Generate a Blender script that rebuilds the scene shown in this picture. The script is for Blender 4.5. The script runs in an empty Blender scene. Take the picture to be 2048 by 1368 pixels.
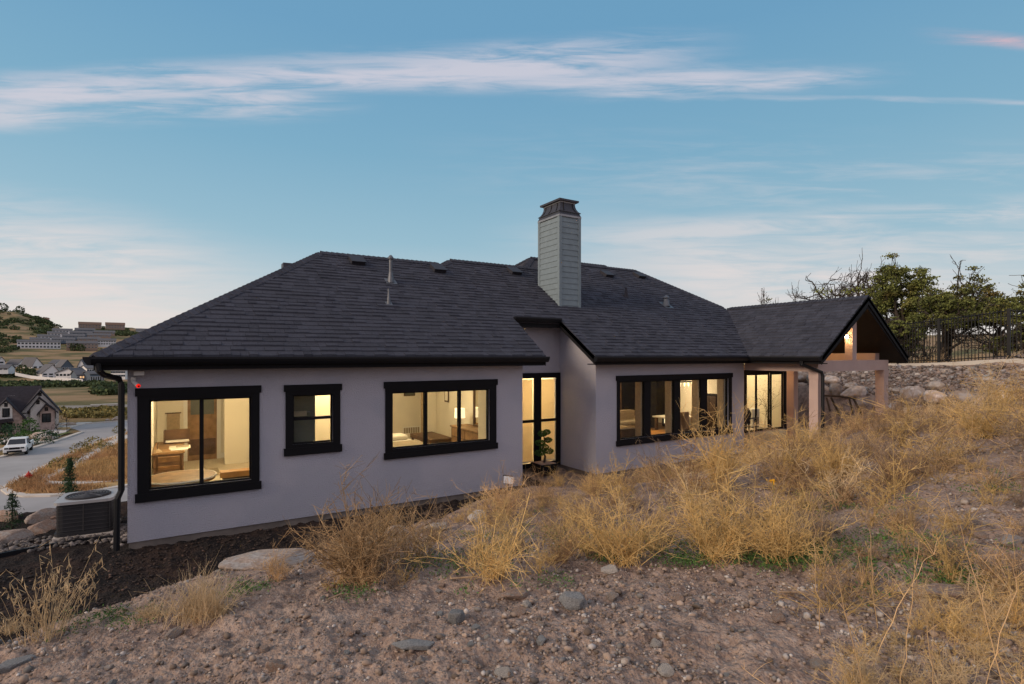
import bpy, bmesh, math, random
import numpy as np
from mathutils import Vector, Matrix, noise as mnoise
random.seed(7); RNG = np.random.default_rng(11)
R = math.radians
scene = bpy.context.scene
COL = scene.collection

# ------------------------------------------------------------------ camera
FWD = (0.5217, 0.8530)          # horizontal view direction; house axes are X (along the back wall) and Y (into the house)
RGT = (0.8530, -0.5217)
cam_d = bpy.data.cameras.new('camera'); cam = bpy.data.objects.new('camera', cam_d)
COL.objects.link(cam); scene.camera = cam
cam.location = (0, 0, 0)
cam.rotation_euler = (R(90), 0, -math.atan2(FWD[0], FWD[1]))
cam_d.sensor_width = 36; cam_d.lens = 36 * 1086 / 2048
cam_d.shift_y = 28 / 2048
cam_d.clip_start = 0.05; cam_d.clip_end = 6000
scene.render.resolution_x = 1024; scene.render.resolution_y = 684

# ------------------------------------------------------------------ sky, sun, exposure
SKY_FILL = (.60, .545, .60)  # added fill colour for the sky out of view
SUN_EL, SUN_ROT = R(4), R(-40)      # just above the horizon, behind and left of the house
world = bpy.data.worlds.new('World'); scene.world = world; world.use_nodes = True
NT = world.node_tree; NT.nodes.clear()
def N(nt, typ, **kw):
    n = nt.nodes.new(typ)
    for k, v in kw.items():
        if k.startswith('i_'): n.inputs[k[2:].replace('_', ' ')].default_value = v
        else: setattr(n, k, v)
    return n
def mth(nt, op, a, b=None, c=None, clamp=False):
    n = nt.nodes.new('ShaderNodeMath'); n.operation = op; n.use_clamp = clamp
    for i, x in enumerate((a, b, c)):
        if x is None: continue
        if isinstance(x, (int, float)): n.inputs[i].default_value = x
        else: nt.links.new(x, n.inputs[i])
    return n.outputs[0]
def mix(nt, f, a, b, blend='MIX'):
    n = nt.nodes.new('ShaderNodeMix'); n.data_type = 'RGBA'; n.blend_type = blend
    for sock, x in ((n.inputs['Factor'], f), (n.inputs[6], a), (n.inputs[7], b)):
        if isinstance(x, (int, float)): sock.default_value = x
        elif isinstance(x, tuple): sock.default_value = (*x, 1) if len(x) == 3 else x
        else: nt.links.new(x, sock)
    return n.outputs[2]
def ramp(nt, f, stops, interp='LINEAR'):
    n = nt.nodes.new('ShaderNodeValToRGB'); cr = n.color_ramp; cr.interpolation = interp
    while len(cr.elements) < len(stops): cr.elements.new(0.5)
    for e, (p, c) in zip(cr.elements, stops):
        e.position = p; e.color = (*c, 1) if len(c) == 3 else c
    nt.links.new(f, n.inputs[0]); return n.outputs[0]
def rng_map(nt, v, a, b, c=0., d=1.):
    n = nt.nodes.new('ShaderNodeMapRange'); n.interpolation_type = 'SMOOTHSTEP'
    nt.links.new(v, n.inputs[0])
    for i, x in enumerate((a, b, c, d)): n.inputs[i + 1].default_value = x
    return n.outputs[0]
tc = N(NT, 'ShaderNodeTexCoord')
sep = N(NT, 'ShaderNodeSeparateXYZ'); NT.links.new(tc.outputs['Generated'], sep.inputs[0])
sx, sy, sz = sep.outputs
f_ = mth(NT, 'ADD', mth(NT, 'MULTIPLY', sx, FWD[0]), mth(NT, 'MULTIPLY', sy, FWD[1]))
r_ = mth(NT, 'ADD', mth(NT, 'MULTIPLY', sx, RGT[0]), mth(NT, 'MULTIPLY', sy, RGT[1]))
fa = mth(NT, 'ADD', mth(NT, 'ABSOLUTE', f_), 0.02)
B_ = mth(NT, 'DIVIDE', sz, fa)        # height over distance: straight cloud streets keep it constant
X_ = mth(NT, 'DIVIDE', r_, fa)
nish = N(NT, 'ShaderNodeTexSky'); nish.sky_type = 'NISHITA'; nish.sun_disc = False
nish.sun_elevation = SUN_EL; nish.sun_rotation = SUN_ROT; nish.altitude = 1500
nish_s = mix(NT, 1.0, nish.outputs[0], (0.10, 0.10, 0.10), 'MULTIPLY')
el = mth(NT, 'MAXIMUM', sz, 0.0)
grad = ramp(NT, el, [(0.0, (.78, .70, .64)), (.05, (.72, .70, .70)), (.11, (.52, .62, .68)), (.20, (.32, .52, .64)),
                     (.34, (.215, .435, .60)), (.50, (.160, .368, .57)), (1.0, (.13, .32, .50))])
base_sky = mix(NT, 0.86, nish_s, grad)
# streaky high cloud
def cn(scale, sxx, szz, det=6, rough=.6, dist=.0, off=0.):
    cb = N(NT, 'ShaderNodeCombineXYZ')
    NT.links.new(mth(NT, 'MULTIPLY', X_, sxx), cb.inputs[0])
    NT.links.new(mth(NT, 'MULTIPLY', B_, szz), cb.inputs[1]); cb.inputs[2].default_value = off
    n = N(NT, 'ShaderNodeTexNoise'); n.inputs['Scale'].default_value = scale; n.inputs['Detail'].default_value = det
    n.inputs['Roughness'].default_value = rough; n.inputs['Distortion'].default_value = dist
    NT.links.new(cb.outputs[0], n.inputs[0]); return n.outputs[0]
fine = cn(1.0, 5., 46., 9, .62, .5, 3.)
soft = cn(1.0, 1.6, 11., 5, .55, .4, 9.)
wob = mth(NT, 'MULTIPLY', mth(NT, 'SUBTRACT', soft, .5), .055)
Bw = mth(NT, 'ADD', B_, wob)
def band(x0, b0, x1, b1, half, soften, xa, xb, fade):
    # a straight cloud street from (x0,b0) to (x1,b1), half thickness, faded at both ends
    slope = (b1 - b0) / (x1 - x0)
    line = mth(NT, 'ADD', mth(NT, 'MULTIPLY', mth(NT, 'SUBTRACT', X_, x0), slope), b0)
    dd = mth(NT, 'ABSOLUTE', mth(NT, 'SUBTRACT', Bw, line))
    m = rng_map(NT, dd, half + soften, half * .4)
    m = mth(NT, 'MULTIPLY', m, rng_map(NT, X_, xa - fade, xa + fade))
    return mth(NT, 'MULTIPLY', m, rng_map(NT, X_, xb + fade, xb - fade))
def tex(m, lo, hi, k):
    t = rng_map(NT, mth(NT, 'ADD', mth(NT, 'MULTIPLY', fine, .55), mth(NT, 'MULTIPLY', soft, .45)), lo, hi)
    return mth(NT, 'MULTIPLY', mth(NT, 'MULTIPLY', m, t), k)
bands = [tex(band(-1, .462, 0, .525, .018, .035, -2.5, .28, .18), .36, .58, .85),
         tex(band(-1, .44, 0, .475, .022, .03, -2.5, -.32, .10), .38, .62, .75),
         tex(band(-.3, .50, .5, .50, .012, .028, -.35, .5, .16), .36, .64, .8),
         tex(band(.1, .475, .6, .50, .008, .018, .15, .62, .12), .38, .6, .8),
         tex(band(.2, .468, 1, .455, .001, .008, .22, 1.6, .12), .34, .66, .5),
         tex(band(-1, .19, -.4, .08, .06, .10, -2.5, -.55, .2), .30, .62, .85),
         tex(band(.2, .225, 1, .26, .012, .03, .1, 2., .2), .36, .62, .6),
         tex(band(.3, .17, .6, .13, .04, .07, .2, .9, .28), .32, .62, .8),
         tex(band(.5, .20, 1.2, .17, .02, .06, .3, 2.4, .3), .40, .64, .5),
         tex(band(.3, .33, 1., .30, .02, .09, .1, 1.4, .4), .44, .66, .3)]
cl = bands[0]
for b in bands[1:]: cl = mth(NT, 'MAXIMUM', cl, b)
cl = mth(NT, 'MULTIPLY', cl, rng_map(NT, sz, 0.0, 0.03))
ccol = ramp(NT, B_, [(0.0, (.80, .68, .64)), (.2, (.76, .68, .66)), (.5, (.60, .585, .66))])
sky1 = mix(NT, cl, base_sky, ccol)
pk = tex(band(.78, .572, 1.1, .545, .003, .016, .80, 1.6, .10), .36, .66, .8)
sky2 = mix(NT, pk, sky1, (.78, .48, .50))
# pink fill added to the unseen sky behind and overhead, to light the walls
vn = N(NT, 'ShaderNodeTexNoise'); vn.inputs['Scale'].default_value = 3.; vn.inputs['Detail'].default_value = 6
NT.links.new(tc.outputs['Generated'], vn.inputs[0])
fill_mask = mth(NT, 'MAXIMUM', rng_map(NT, f_, .25, -.35), mth(NT, 'MULTIPLY', rng_map(NT, sz, .62, .92), .8))
fill_mask = mth(NT, 'MULTIPLY', fill_mask, rng_map(NT, vn.outputs[0], .2, .75, .75, 1.))
sky3 = mix(NT, fill_mask, sky2, SKY_FILL)
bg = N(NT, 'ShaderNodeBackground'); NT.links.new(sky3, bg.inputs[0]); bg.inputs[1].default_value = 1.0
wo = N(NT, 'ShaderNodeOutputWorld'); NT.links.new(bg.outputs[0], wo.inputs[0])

sun_d = bpy.data.lights.new('sun', 'SUN'); sun_d.energy = 2.1; sun_d.angle = R(22); sun_d.color = (1.0, .78, .56)
sun = bpy.data.objects.new('sun', sun_d); COL.objects.link(sun)
sdir = Vector((-.90, -.02, .40)).normalized()      # the bright western sky after sunset: broad and low on the left
sun.rotation_euler = sdir.to_track_quat('Z', 'Y').to_euler()
scene.view_settings.view_transform = 'Standard'; scene.view_settings.look = 'None'
scene.view_settings.exposure = 0.08; scene.view_settings.gamma = 1.0; scene.view_settings.use_curve_mapping = False

# ------------------------------------------------------------------ materials
def mat(name, col, rough=.8, var=0., vscale=8., bump=0., bscale=60., metal=0., spec=.3, island=0., col2=None, c2scale=2., c2lo=.45, c2hi=.6, emit=None, estr=0., coord='Object', alpha_noise=None):
    m = bpy.data.materials.new(name); m.use_nodes = True; nt = m.node_tree
    p = nt.nodes['Principled BSDF']; p.inputs['Roughness'].default_value = rough
    p.inputs['Metallic'].default_value = metal; p.inputs['Specular IOR Level'].default_value = spec
    t = nt.nodes.new('ShaderNodeTexCoord'); c = None
    def noise(scale, det=5):
        n = nt.nodes.new('ShaderNodeTexNoise'); n.inputs['Scale'].default_value = scale; n.inputs['Detail'].default_value = det
        nt.links.new(t.outputs[coord], n.inputs[0]); return n.outputs[0]
    cur = None
    if col2 is not None:
        cur = mix(nt, rng_map(nt, noise(c2scale), c2lo, c2hi), tuple(col), tuple(col2))
    if var > 0:
        v = nt.nodes.new('ShaderNodeMapRange'); nt.links.new(noise(vscale), v.inputs[0])
        v.inputs[1].default_value = .3; v.inputs[2].default_value = .7
        v.inputs[3].default_value = 1 - var; v.inputs[4].default_value = 1 + var
        cur = mix(nt, 1.0, cur if cur is not None else tuple(col), v.outputs[0], 'MULTIPLY')
    if island > 0:
        g = nt.nodes.new('ShaderNodeNewGeometry'); v = nt.nodes.new('ShaderNodeMapRange')
        nt.links.new(g.outputs['Random Per Island'], v.inputs[0])
        v.inputs[3].default_value = 1 - island; v.inputs[4].default_value = 1 + island
        cur = mix(nt, 1.0, cur if cur is not None else tuple(col), v.outputs[0], 'MULTIPLY')
        o = nt.nodes.new('ShaderNodeObjectInfo'); v2 = nt.nodes.new('ShaderNodeMapRange')
        nt.links.new(o.outputs['Random'], v2.inputs[0]); v2.inputs[3].default_value = 1 - island * .6; v2.inputs[4].default_value = 1 + island * .6
        cur = mix(nt, 1.0, cur, v2.outputs[0], 'MULTIPLY')
    if cur is None: p.inputs['Base Color'].default_value = (*col, 1)
    else: nt.links.new(cur, p.inputs['Base Color'])
    if bump > 0:
        b = nt.nodes.new('ShaderNodeBump'); b.inputs['Strength'].default_value = bump; b.inputs['Distance'].default_value = .02
        nt.links.new(noise(bscale, 6), b.inputs['Height']); nt.links.new(b.outputs[0], p.inputs['Normal'])
    if emit:
        p.inputs['Emission Color'].default_value = (*emit, 1); p.inputs['Emission Strength'].default_value = estr
    return m
M = {}
M['stucco'] = mat('grey_stucco', (.48, .475, .545), .95, .13, 95, 1., 60, col2=(.44, .445, .52), c2scale=.9)
M['foundation'] = mat('foundation_concrete', (.20, .17, .15), .95, .2, 5, .4, 40)
M['black'] = mat('black_paint', (.006, .006, .008), .7, .15, 3, .05, 90, spec=.2)
M['blackmetal'] = mat('black_metal', (.007, .008, .011), .5, spec=.3)
M['shingle'] = mat('asphalt_shingle', (.050, .053, .071), .95, .38, 60, .6, 160, island=.20, col2=(.042, .045, .062), c2scale=3)
M['deckroof'] = mat('roof_deck', (.05, .048, .058), .95, .2, 20, .3, 100)
M['siding'] = mat('grey_siding', (.20, .25, .28), .7, .08, 8, .1, 80)
M['copper'] = mat('dark_metal_cap', (.07, .07, .085), .5, .1, 5, metal=.3)
M['ventmetal'] = mat('vent_dark_metal', (.035, .035, .045), .6)
M['sage'] = mat('sage_leaf', (.24, .20, .07), .9, .2, 3, island=.5)
M['copperlight'] = mat('cap_trim_metal', (.30, .30, .31), .4, .1, 5, metal=.4)
M['galv'] = mat('galvanised_metal', (.14, .15, .17), .5, .1, 10, metal=.5)
M['cream'] = mat('cream_wall', (.80, .74, .62), .9, .03, 1)
M['ceilwhite'] = mat('ceiling_paint', (.8, .78, .72), .9)
M['carpet'] = mat('beige_carpet', (.62, .54, .42), 1., .08, 30, .2, 200)
M['woodfloor'] = mat('wood_floor', (.30, .18, .09), .4, .2, 4)
M['trimwhite'] = mat('white_trim', (.8, .78, .74), .6)
M['darkwood'] = mat('dark_wood', (.10, .055, .03), .5, .3, 6)
M['midwood'] = mat('brown_wood', (.26, .15, .07), .5, .3, 6)
M['yellowwood'] = mat('honey_wood', (.62, .30, .08), .45, .2, 4)
M['tancloth'] = mat('tan_fabric', (.40, .30, .19), .95, .12, 20, .3, 120)
M['tealcloth'] = mat('teal_pattern_fabric', (.16, .32, .28), .95, col2=(.45, .55, .45), c2scale=14, c2lo=.5, c2hi=.55)
M['whitecloth'] = mat('white_linen', (.75, .70, .60), .95, .05, 6, .3, 12)
M['greycloth'] = mat('taupe_blanket', (.34, .28, .20), .95, .1, 9, .3, 20)
M['greytile'] = mat('dark_green_tile', (.11, .12, .10), .7, .1, 3)
M['blind'] = mat('cream_roller_blind', (.85, .76, .58), .95, .03, 30)
_n = M['blind'].node_tree; _t = N(_n, 'ShaderNodeBsdfTranslucent'); _t.inputs[0].default_value = (.9, .80, .62, 1); _m = N(_n, 'ShaderNodeMixShader'); _m.inputs[0].default_value = .6
_n.links.new(_n.nodes['Principled BSDF'].outputs[0], _m.inputs[1]); _n.links.new(_t.outputs[0], _m.inputs[2]); _n.links.new(_m.outputs[0], _n.nodes['Material Output'].inputs[0])
M['rock'] = mat('field_rock', (.38, .30, .25), .9, .3, 12, .9, 40, island=.22, col2=(.36, .33, .31), c2scale=3)
M['rockpink'] = mat('pink_sandstone', (.44, .30, .23), .9, .3, 12, .9, 40, island=.12, col2=(.42, .34, .29), c2scale=4)
M['rockgrey'] = mat('grey_stone', (.33, .33, .33), .9, .35, 12, .9, 40, island=.12)
M['rockwhite'] = mat('pale_stone', (.52, .47, .42), .9, .3, 12, .9, 40, island=.1)
M['boulder'] = mat('tan_boulder', (.46, .35, .27), .9, .25, 3.5, .8, 14, island=.3, col2=(.54, .47, .42), c2scale=1.2)
M['straw'] = mat('dry_weed_stem', (.56, .37, .19), .8, .3, 2, island=.5, col2=(.40, .25, .13), c2scale=.9)
M['strawpale'] = mat('pale_dry_grass', (.62, .46, .27), .8, .2, 3, island=.25)
M['weedgold'] = mat('golden_weed_stem', (.62, .42, .17), .8, .2, 2, island=.35)
M['twig'] = mat('weathered_twig', (.28, .20, .14), .9, .3, 20)
M['greenweed'] = mat('green_weed_leaf', (.08, .16, .04), .8, .2, 4, island=.4)
M['oak'] = mat('oak_leaf', (.145, .165, .045), .8, .25, 1.2, island=.6, col2=(.20, .15, .045), c2scale=.7, c2lo=.5, c2hi=.7)
M['bark'] = mat('dark_bark', (.06, .048, .04), .95, .3, 5, .5, 30)
M['scrub'] = mat('hill_scrub', (.055, .075, .03), .9, .3, .05, island=.5)
M['spruce'] = mat('spruce_needle', (.035, .075, .035), .9, .2, 8, island=.4)
M['bonsai'] = mat('juniper_foliage', (.05, .12, .025), .9, .2, 8, island=.4)
M['asphalt'] = mat('asphalt', (.34, .325, .32), .95, .10, .35, .2, 8, col2=(.37, .355, .345), c2scale=.12)
M['concrete'] = mat('pale_concrete', (.58, .53, .47), .95, .12, .6)
M['drygrass'] = mat('dry_field_grass', (.40, .26, .12), 1., .3, .5, .6, 3, col2=(.42, .28, .12), c2scale=.25)
M['white'] = mat('white_paint', (.75, .75, .75), .5)
M['carwhite'] = mat('white_car_paint', (.80, .80, .78), .3, spec=.5)
M['carglass'] = mat('dark_car_glass', (.02, .025, .03), .08, spec=.6)
M['tyre'] = mat('tyre_rubber', (.02, .02, .02), .85)
M['red'] = mat('hydrant_red', (.45, .03, .02), .45)
M['fence'] = mat('black_iron', (.008, .008, .009), .5)
M['acblack'] = mat('condenser_dark', (.03, .03, .034), .6)
M['aclid'] = mat('condenser_lid', (.45, .45, .46), .45, metal=.3)
M['beam'] = mat('taupe_stucco_beam', (.47, .36, .33), .9, .06, 3, .3, 150)
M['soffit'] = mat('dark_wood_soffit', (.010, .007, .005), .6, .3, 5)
M['patio'] = mat('patio_concrete', (.40, .35, .30), .9, .1, 2)
M['bulb'] = mat('lit_bulb', (1, .8, .5), .5, emit=(1, .72, .36), estr=60)
M['warmlamp'] = mat('lit_lamp', (1, .85, .6), .5, emit=(1, .80, .48), estr=9)
M['shade'] = mat('lit_lampshade', (.9, .8, .6), .8, emit=(1, .82, .52), estr=1.2)
M['redled'] = mat('red_led', (.6, .02, .01), .5, emit=(1, .02, .01), estr=.7)
# glass: clear with a faint mirror
gm = bpy.data.materials.new('window_glass'); gm.use_nodes = True; g = gm.node_tree; g.nodes.clear()
tr = N(g, 'ShaderNodeBsdfTransparent'); tr.inputs[0].default_value = (.93, .95, .94, 1)
gl = N(g, 'ShaderNodeBsdfGlossy'); gl.inputs['Roughness'].default_value = .02; gl.inputs[0].default_value = (.9, .95, 1, 1)
lw = N(g, 'ShaderNodeLayerWeight'); lw.inputs[0].default_value = .5
mx = N(g, 'ShaderNodeMixShader'); g.links.new(mth(g, 'ADD', mth(g, 'MULTIPLY', mth(g, 'POWER', lw.outputs['Facing'], 5.), .6), .03), mx.inputs[0]); g.links.new(tr.outputs[0], mx.inputs[1]); g.links.new(gl.outputs[0], mx.inputs[2])
go = N(g, 'ShaderNodeOutputMaterial'); g.links.new(mx.outputs[0], go.inputs[0]); M['glass'] = gm

# ------------------------------------------------------------------ helpers
def wloc(o):
    v = Vector((0, 0, 0))
    while o is not None: v += Vector(o.location); o = o.parent
    return v
def tag(o, label=None, cat=None, group=None, kind=None):
    if label: o['label'] = label
    if cat: o['category'] = cat
    if group: o['group'] = group
    if kind: o['kind'] = kind
    return o
def thing(name, loc, label, cat, group=None, rz=0., kind=None):
    o = bpy.data.objects.new(name, None); COL.objects.link(o); o.location = loc; o.rotation_euler[2] = rz
    o.empty_display_size = .2
    return tag(o, label, cat, group, kind)
def link(name, me, m=None, parent=None, loc=None):
    if m is not None and not me.materials: me.materials.append(m)
    o = bpy.data.objects.new(name, me); COL.objects.link(o)
    if parent is not None: o.parent = parent
    if loc is not None: o.location = loc
    return o
class MB:
    def __init__(s): s.v = []; s.f = []
    def add(s, vs, fs):
        n = len(s.v); s.v += [tuple(p) for p in vs]; s.f += [tuple(i + n for i in f) for f in fs]; return s
    def box(s, x0, x1, y0, y1, z0, z1):
        return s.add([(x0,y0,z0),(x1,y0,z0),(x1,y1,z0),(x0,y1,z0),(x0,y0,z1),(x1,y0,z1),(x1,y1,z1),(x0,y1,z1)],
                     [(3,2,1,0),(4,5,6,7),(0,1,5,4),(1,2,6,5),(2,3,7,6),(3,0,4,7)])
    def prism(s, pts, d):           # pts: closed polygon in 3D, d: extrusion vector
        n = len(pts); a = [tuple(p) for p in pts]; b = [tuple(p[i] + d[i] for i in range(3)) for p in pts]
        return s.add(a + b, [tuple(range(n))[::-1], tuple(range(n, 2 * n))] + [(i, (i + 1) % n, n + (i + 1) % n, n + i) for i in range(n)])
    def tube(s, pts, r, k=8, cap=True):
        P = [Vector(p) for p in pts]; rs = r if isinstance(r, (list, tuple)) else [r] * len(P); base = len(s.v)
        for i, p in enumerate(P):
            t = (P[min(i + 1, len(P) - 1)] - P[max(i - 1, 0)]).normalized()
            a = t.cross(Vector((0, 0, 1)) if abs(t.z) < .9 else Vector((1, 0, 0))).normalized(); b = t.cross(a)
            for j in range(k):
                q = p + (a * math.cos(2 * math.pi * j / k) + b * math.sin(2 * math.pi * j / k)) * rs[i]; s.v.append(tuple(q))
        for i in range(len(P) - 1):
            for j in range(k):
                s.f.append((base + i * k + j, base + i * k + (j + 1) % k, base + (i + 1) * k + (j + 1) % k, base + (i + 1) * k + j))
        if cap:
            s.f.append(tuple(base + j for j in range(k))[::-1]); s.f.append(tuple(base + (len(P) - 1) * k + j for j in range(k)))
        return s
    def lathe(s, prof, c=(0, 0, 0), k=16):   # prof: (r,z) list
        base = len(s.v)
        for r, z in prof:
            for j in range(k):
                a = 2 * math.pi * j / k; s.v.append((c[0] + r * math.cos(a), c[1] + r * math.sin(a), c[2] + z))
        for i in range(len(prof) - 1):
            for j in range(k):
                s.f.append((base + i * k + j, base + i * k + (j + 1) % k, base + (i + 1) * k + (j + 1) % k, base + (i + 1) * k + j))
        s.f.append(tuple(base + j for j in range(k))[::-1]); s.f.append(tuple(base + (len(prof) - 1) * k + j for j in range(k)))
        return s
    def mesh(s, name, off=(0, 0, 0), smooth=False):
        me = bpy.data.meshes.new(name)
        me.from_pydata([(a - off[0], b - off[1], c - off[2]) for a, b, c in s.v], [], s.f)
        bm = bmesh.new(); bm.from_mesh(me); bmesh.ops.recalc_face_normals(bm, faces=bm.faces); bm.to_mesh(me); bm.free()
        if smooth: me.polygons.foreach_set('use_smooth', [True] * len(me.polygons))
        return me
    def build(s, name, m, parent=None, label=None, smooth=False, local=False, bevel=0.):
        off = wloc(parent) if (parent is not None and not local) else (0, 0, 0)
        o = link(name, s.mesh(name, off, smooth), m, parent)
        if label: o['label'] = label
        if bevel:
            b = o.modifiers.new('bevel', 'BEVEL'); b.width = bevel; b.segments = 2; b.limit_method = 'ANGLE'
        return o
def box(name, m, parent, x0, x1, y0, y1, z0, z1, **kw):
    return MB().box(x0, x1, y0, y1, z0, z1).build(name, m, parent, **kw)
def np_mesh(name, V, F, smooth=False):
    """V (n,3), F (m,k) with constant k"""
    me = bpy.data.meshes.new(name); V = np.ascontiguousarray(V, np.float32); F = np.ascontiguousarray(F, np.int32)
    me.vertices.add(len(V)); me.vertices.foreach_set('co', V.ravel())
    me.loops.add(F.size); me.loops.foreach_set('vertex_index', F.ravel())
    me.polygons.add(len(F)); me.polygons.foreach_set('loop_start', np.arange(0, F.size, F.shape[1], dtype=np.int32))
    if smooth: me.polygons.foreach_set('use_smooth', np.ones(len(F), bool))
    me.update(calc_edges=True); me.validate(); return me
def np_tubes(P, Rr, sides=3):
    """P (n,k,3) polylines, Rr (n,k) radii -> V,F quads"""
    n, k, _ = P.shape
    T = np.gradient(P, axis=1); T /= (np.linalg.norm(T, axis=2, keepdims=True) + 1e-9)
    up = np.zeros_like(T); up[..., 2] = 1; up[np.abs(T[..., 2]) > .9] = (1, 0, 0)
    A = np.cross(T, up); A /= (np.linalg.norm(A, axis=2, keepdims=True) + 1e-9); Bv = np.cross(T, A)
    ang = np.arange(sides) * 2 * np.pi / sides
    V = P[:, :, None, :] + Rr[:, :, None, None] * (A[:, :, None, :] * np.cos(ang)[None, None, :, None] + Bv[:, :, None, :] * np.sin(ang)[None, None, :, None])
    idx = np.arange(n * k * sides).reshape(n, k, sides)
    a = idx[:, :-1, :]; b = np.roll(idx, -1, axis=2)[:, :-1, :]; c = np.roll(idx, -1, axis=2)[:, 1:, :]; d = idx[:, 1:, :]
    F = np.stack([a, b, c, d], -1).reshape(-1, 4)
    return V.reshape(-1, 3), F
def merge(parts):
    V = []; F = []; n = 0
    for v, f in parts: V.append(v); F.append(f + n); n += len(v)
    return np.concatenate(V), np.concatenate(F)

# value noise for the ground
def _h(ix, iy, s):
    h = np.sin(ix * 127.1 + iy * 311.7 + s * 74.7) * 43758.5453
    return h - np.floor(h)
def vnoise(x, y, s=0.):
    ix = np.floor(x); iy = np.floor(y); fx = x - ix; fy = y - iy
    fx = fx * fx * (3 - 2 * fx); fy = fy * fy * (3 - 2 * fy)
    a = _h(ix, iy, s); b = _h(ix + 1, iy, s); c = _h(ix, iy + 1, s); d = _h(ix + 1, iy + 1, s)
    return (a + (b - a) * fx) * (1 - fy) + (c + (d - c) * fx) * fy - .5
def fbm(x, y, o=4, s=0., g=.5):
    t = 0; amp = 1.
    for i in range(o): t = t + amp * vnoise(x * 2 ** i, y * 2 ** i, s + i * 3.1); amp *= g
    return t
def sst(x, a, b):
    t = np.clip((x - a) / (b - a), 0, 1); return t * t * (3 - 2 * t)

# ------------------------------------------------------------------ terrain height
def uv(r, d): return FWD[0] * d + RGT[0] * r, FWD[1] * d + RGT[1] * r
_cp = [(0,-6,-1.2),(-5,-2,-1.6),(6,-3,-.6),(0,-.5,-1.55),(0,2.65,-1.6),(-3,3.15,-1.92),(2,2.15,-1.47),(-3.7,3.9,-2.07),(-3.13,4.7,-2.07),(-2.8,5.4,-2.13),(-2.34,6.3,-2.25),
       (-1.24,8.2,-2.48),(-.59,10,-2.68),(0,4.5,-1.73),(0,7,-2.2),(.5,9.5,-2.52),(1.9,9,-2.2),(3.3,9,-1.95),(6.2,10.2,-1.5),(7.55,11,-1.38),
       (8.9,11,-1.15),(10.4,11,-.85),(13.5,12,-.65),(4.24,4.5,-1.19),(5.66,6,-1.04),(2.9,4,-1.43),(3.3,2,-1.25),(7.6,8,-.95),(5,8,-1.45),(2.5,6.5,-1.85),(-8,2,-3.0),(1.5,11.3,-2.75),(4.5,12,-2.7)]
_P = np.array([(*uv(a, b), c) for a, b, c in _cp] + [(20.6,6.0,-1.35),(21.8,8,-1.6),(21.8,12,-1.35),(22,15,-1.2),(22.6,4.6,-.75),(24.27,6.7,-.15),(25.4,9.5,-.35),(26.5,12.2,-.42),(28,8,-.1),(34,10,-.35),(20,2,-.2),(26,2,.2),(6.2,9.9,-2.8),(24,18,-.8)])
def _phi(r): return np.where(r > 1e-9, r * r * np.log(np.maximum(r, 1e-9)), 0)
_n = len(_P); _K = _phi(np.hypot(_P[:, None, 0] - _P[None, :, 0], _P[:, None, 1] - _P[None, :, 1])) + np.eye(_n) * .15
_Q = np.c_[np.ones(_n), _P[:, :2]]
_A = np.block([[_K, _Q], [_Q.T, np.zeros((3, 3))]])
_W = np.linalg.solve(_A, np.r_[_P[:, 2], 0, 0, 0])
def tps(u, v):
    o = _W[_n] + _W[_n + 1] * u + _W[_n + 2] * v
    for i in range(_n): o = o + _W[i] * _phi(np.hypot(u - _P[i, 0], v - _P[i, 1]))
    return o
_bu = np.array([-30, -6, -1.12, -.2, .43, 1.29, 3.2, 4.7, 6.4, 8.4, 13.9, 15, 18.5, 20.6, 21.3, 60])
_bv = np.array([4.5, 4.7, 5.26, 5.64, 6.07, 6.6, 7.64, 8.84, 9.45, 9.3, 9.0, 7.35, 7.2, 7.4, 8.0, 60])
_sd = np.array([0, 15, 60, 110, 130, 180, 260, 300, 340, 420, 520, 600, 660, 800, 1000, 1150, 1500, 6000], float)
_sz = np.array([-10.3,-10.3,-10.3,-10.3,-10.6,-12,-15,-15.6,-15,-9.5,-3,5,9.5,30,62,84,70,60], float)
_ax = np.array([-3, -.943, -.91, -.888, -.86, -.84, -.826, -.81, -.80, -.795, -.70, -.66, -.5, 0, 1, 3])
_ay = np.array([95, 90, 90, 84, 78, 66, 52, 50, 56, 62, 61, 54, 50, 45, 45, 45], float) / 84.
def is_mulch(u, v):
    b = np.interp(u, _bu, _bv)
    return sst(v, b + .02, b + .32) * (u < 7.2)
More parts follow.
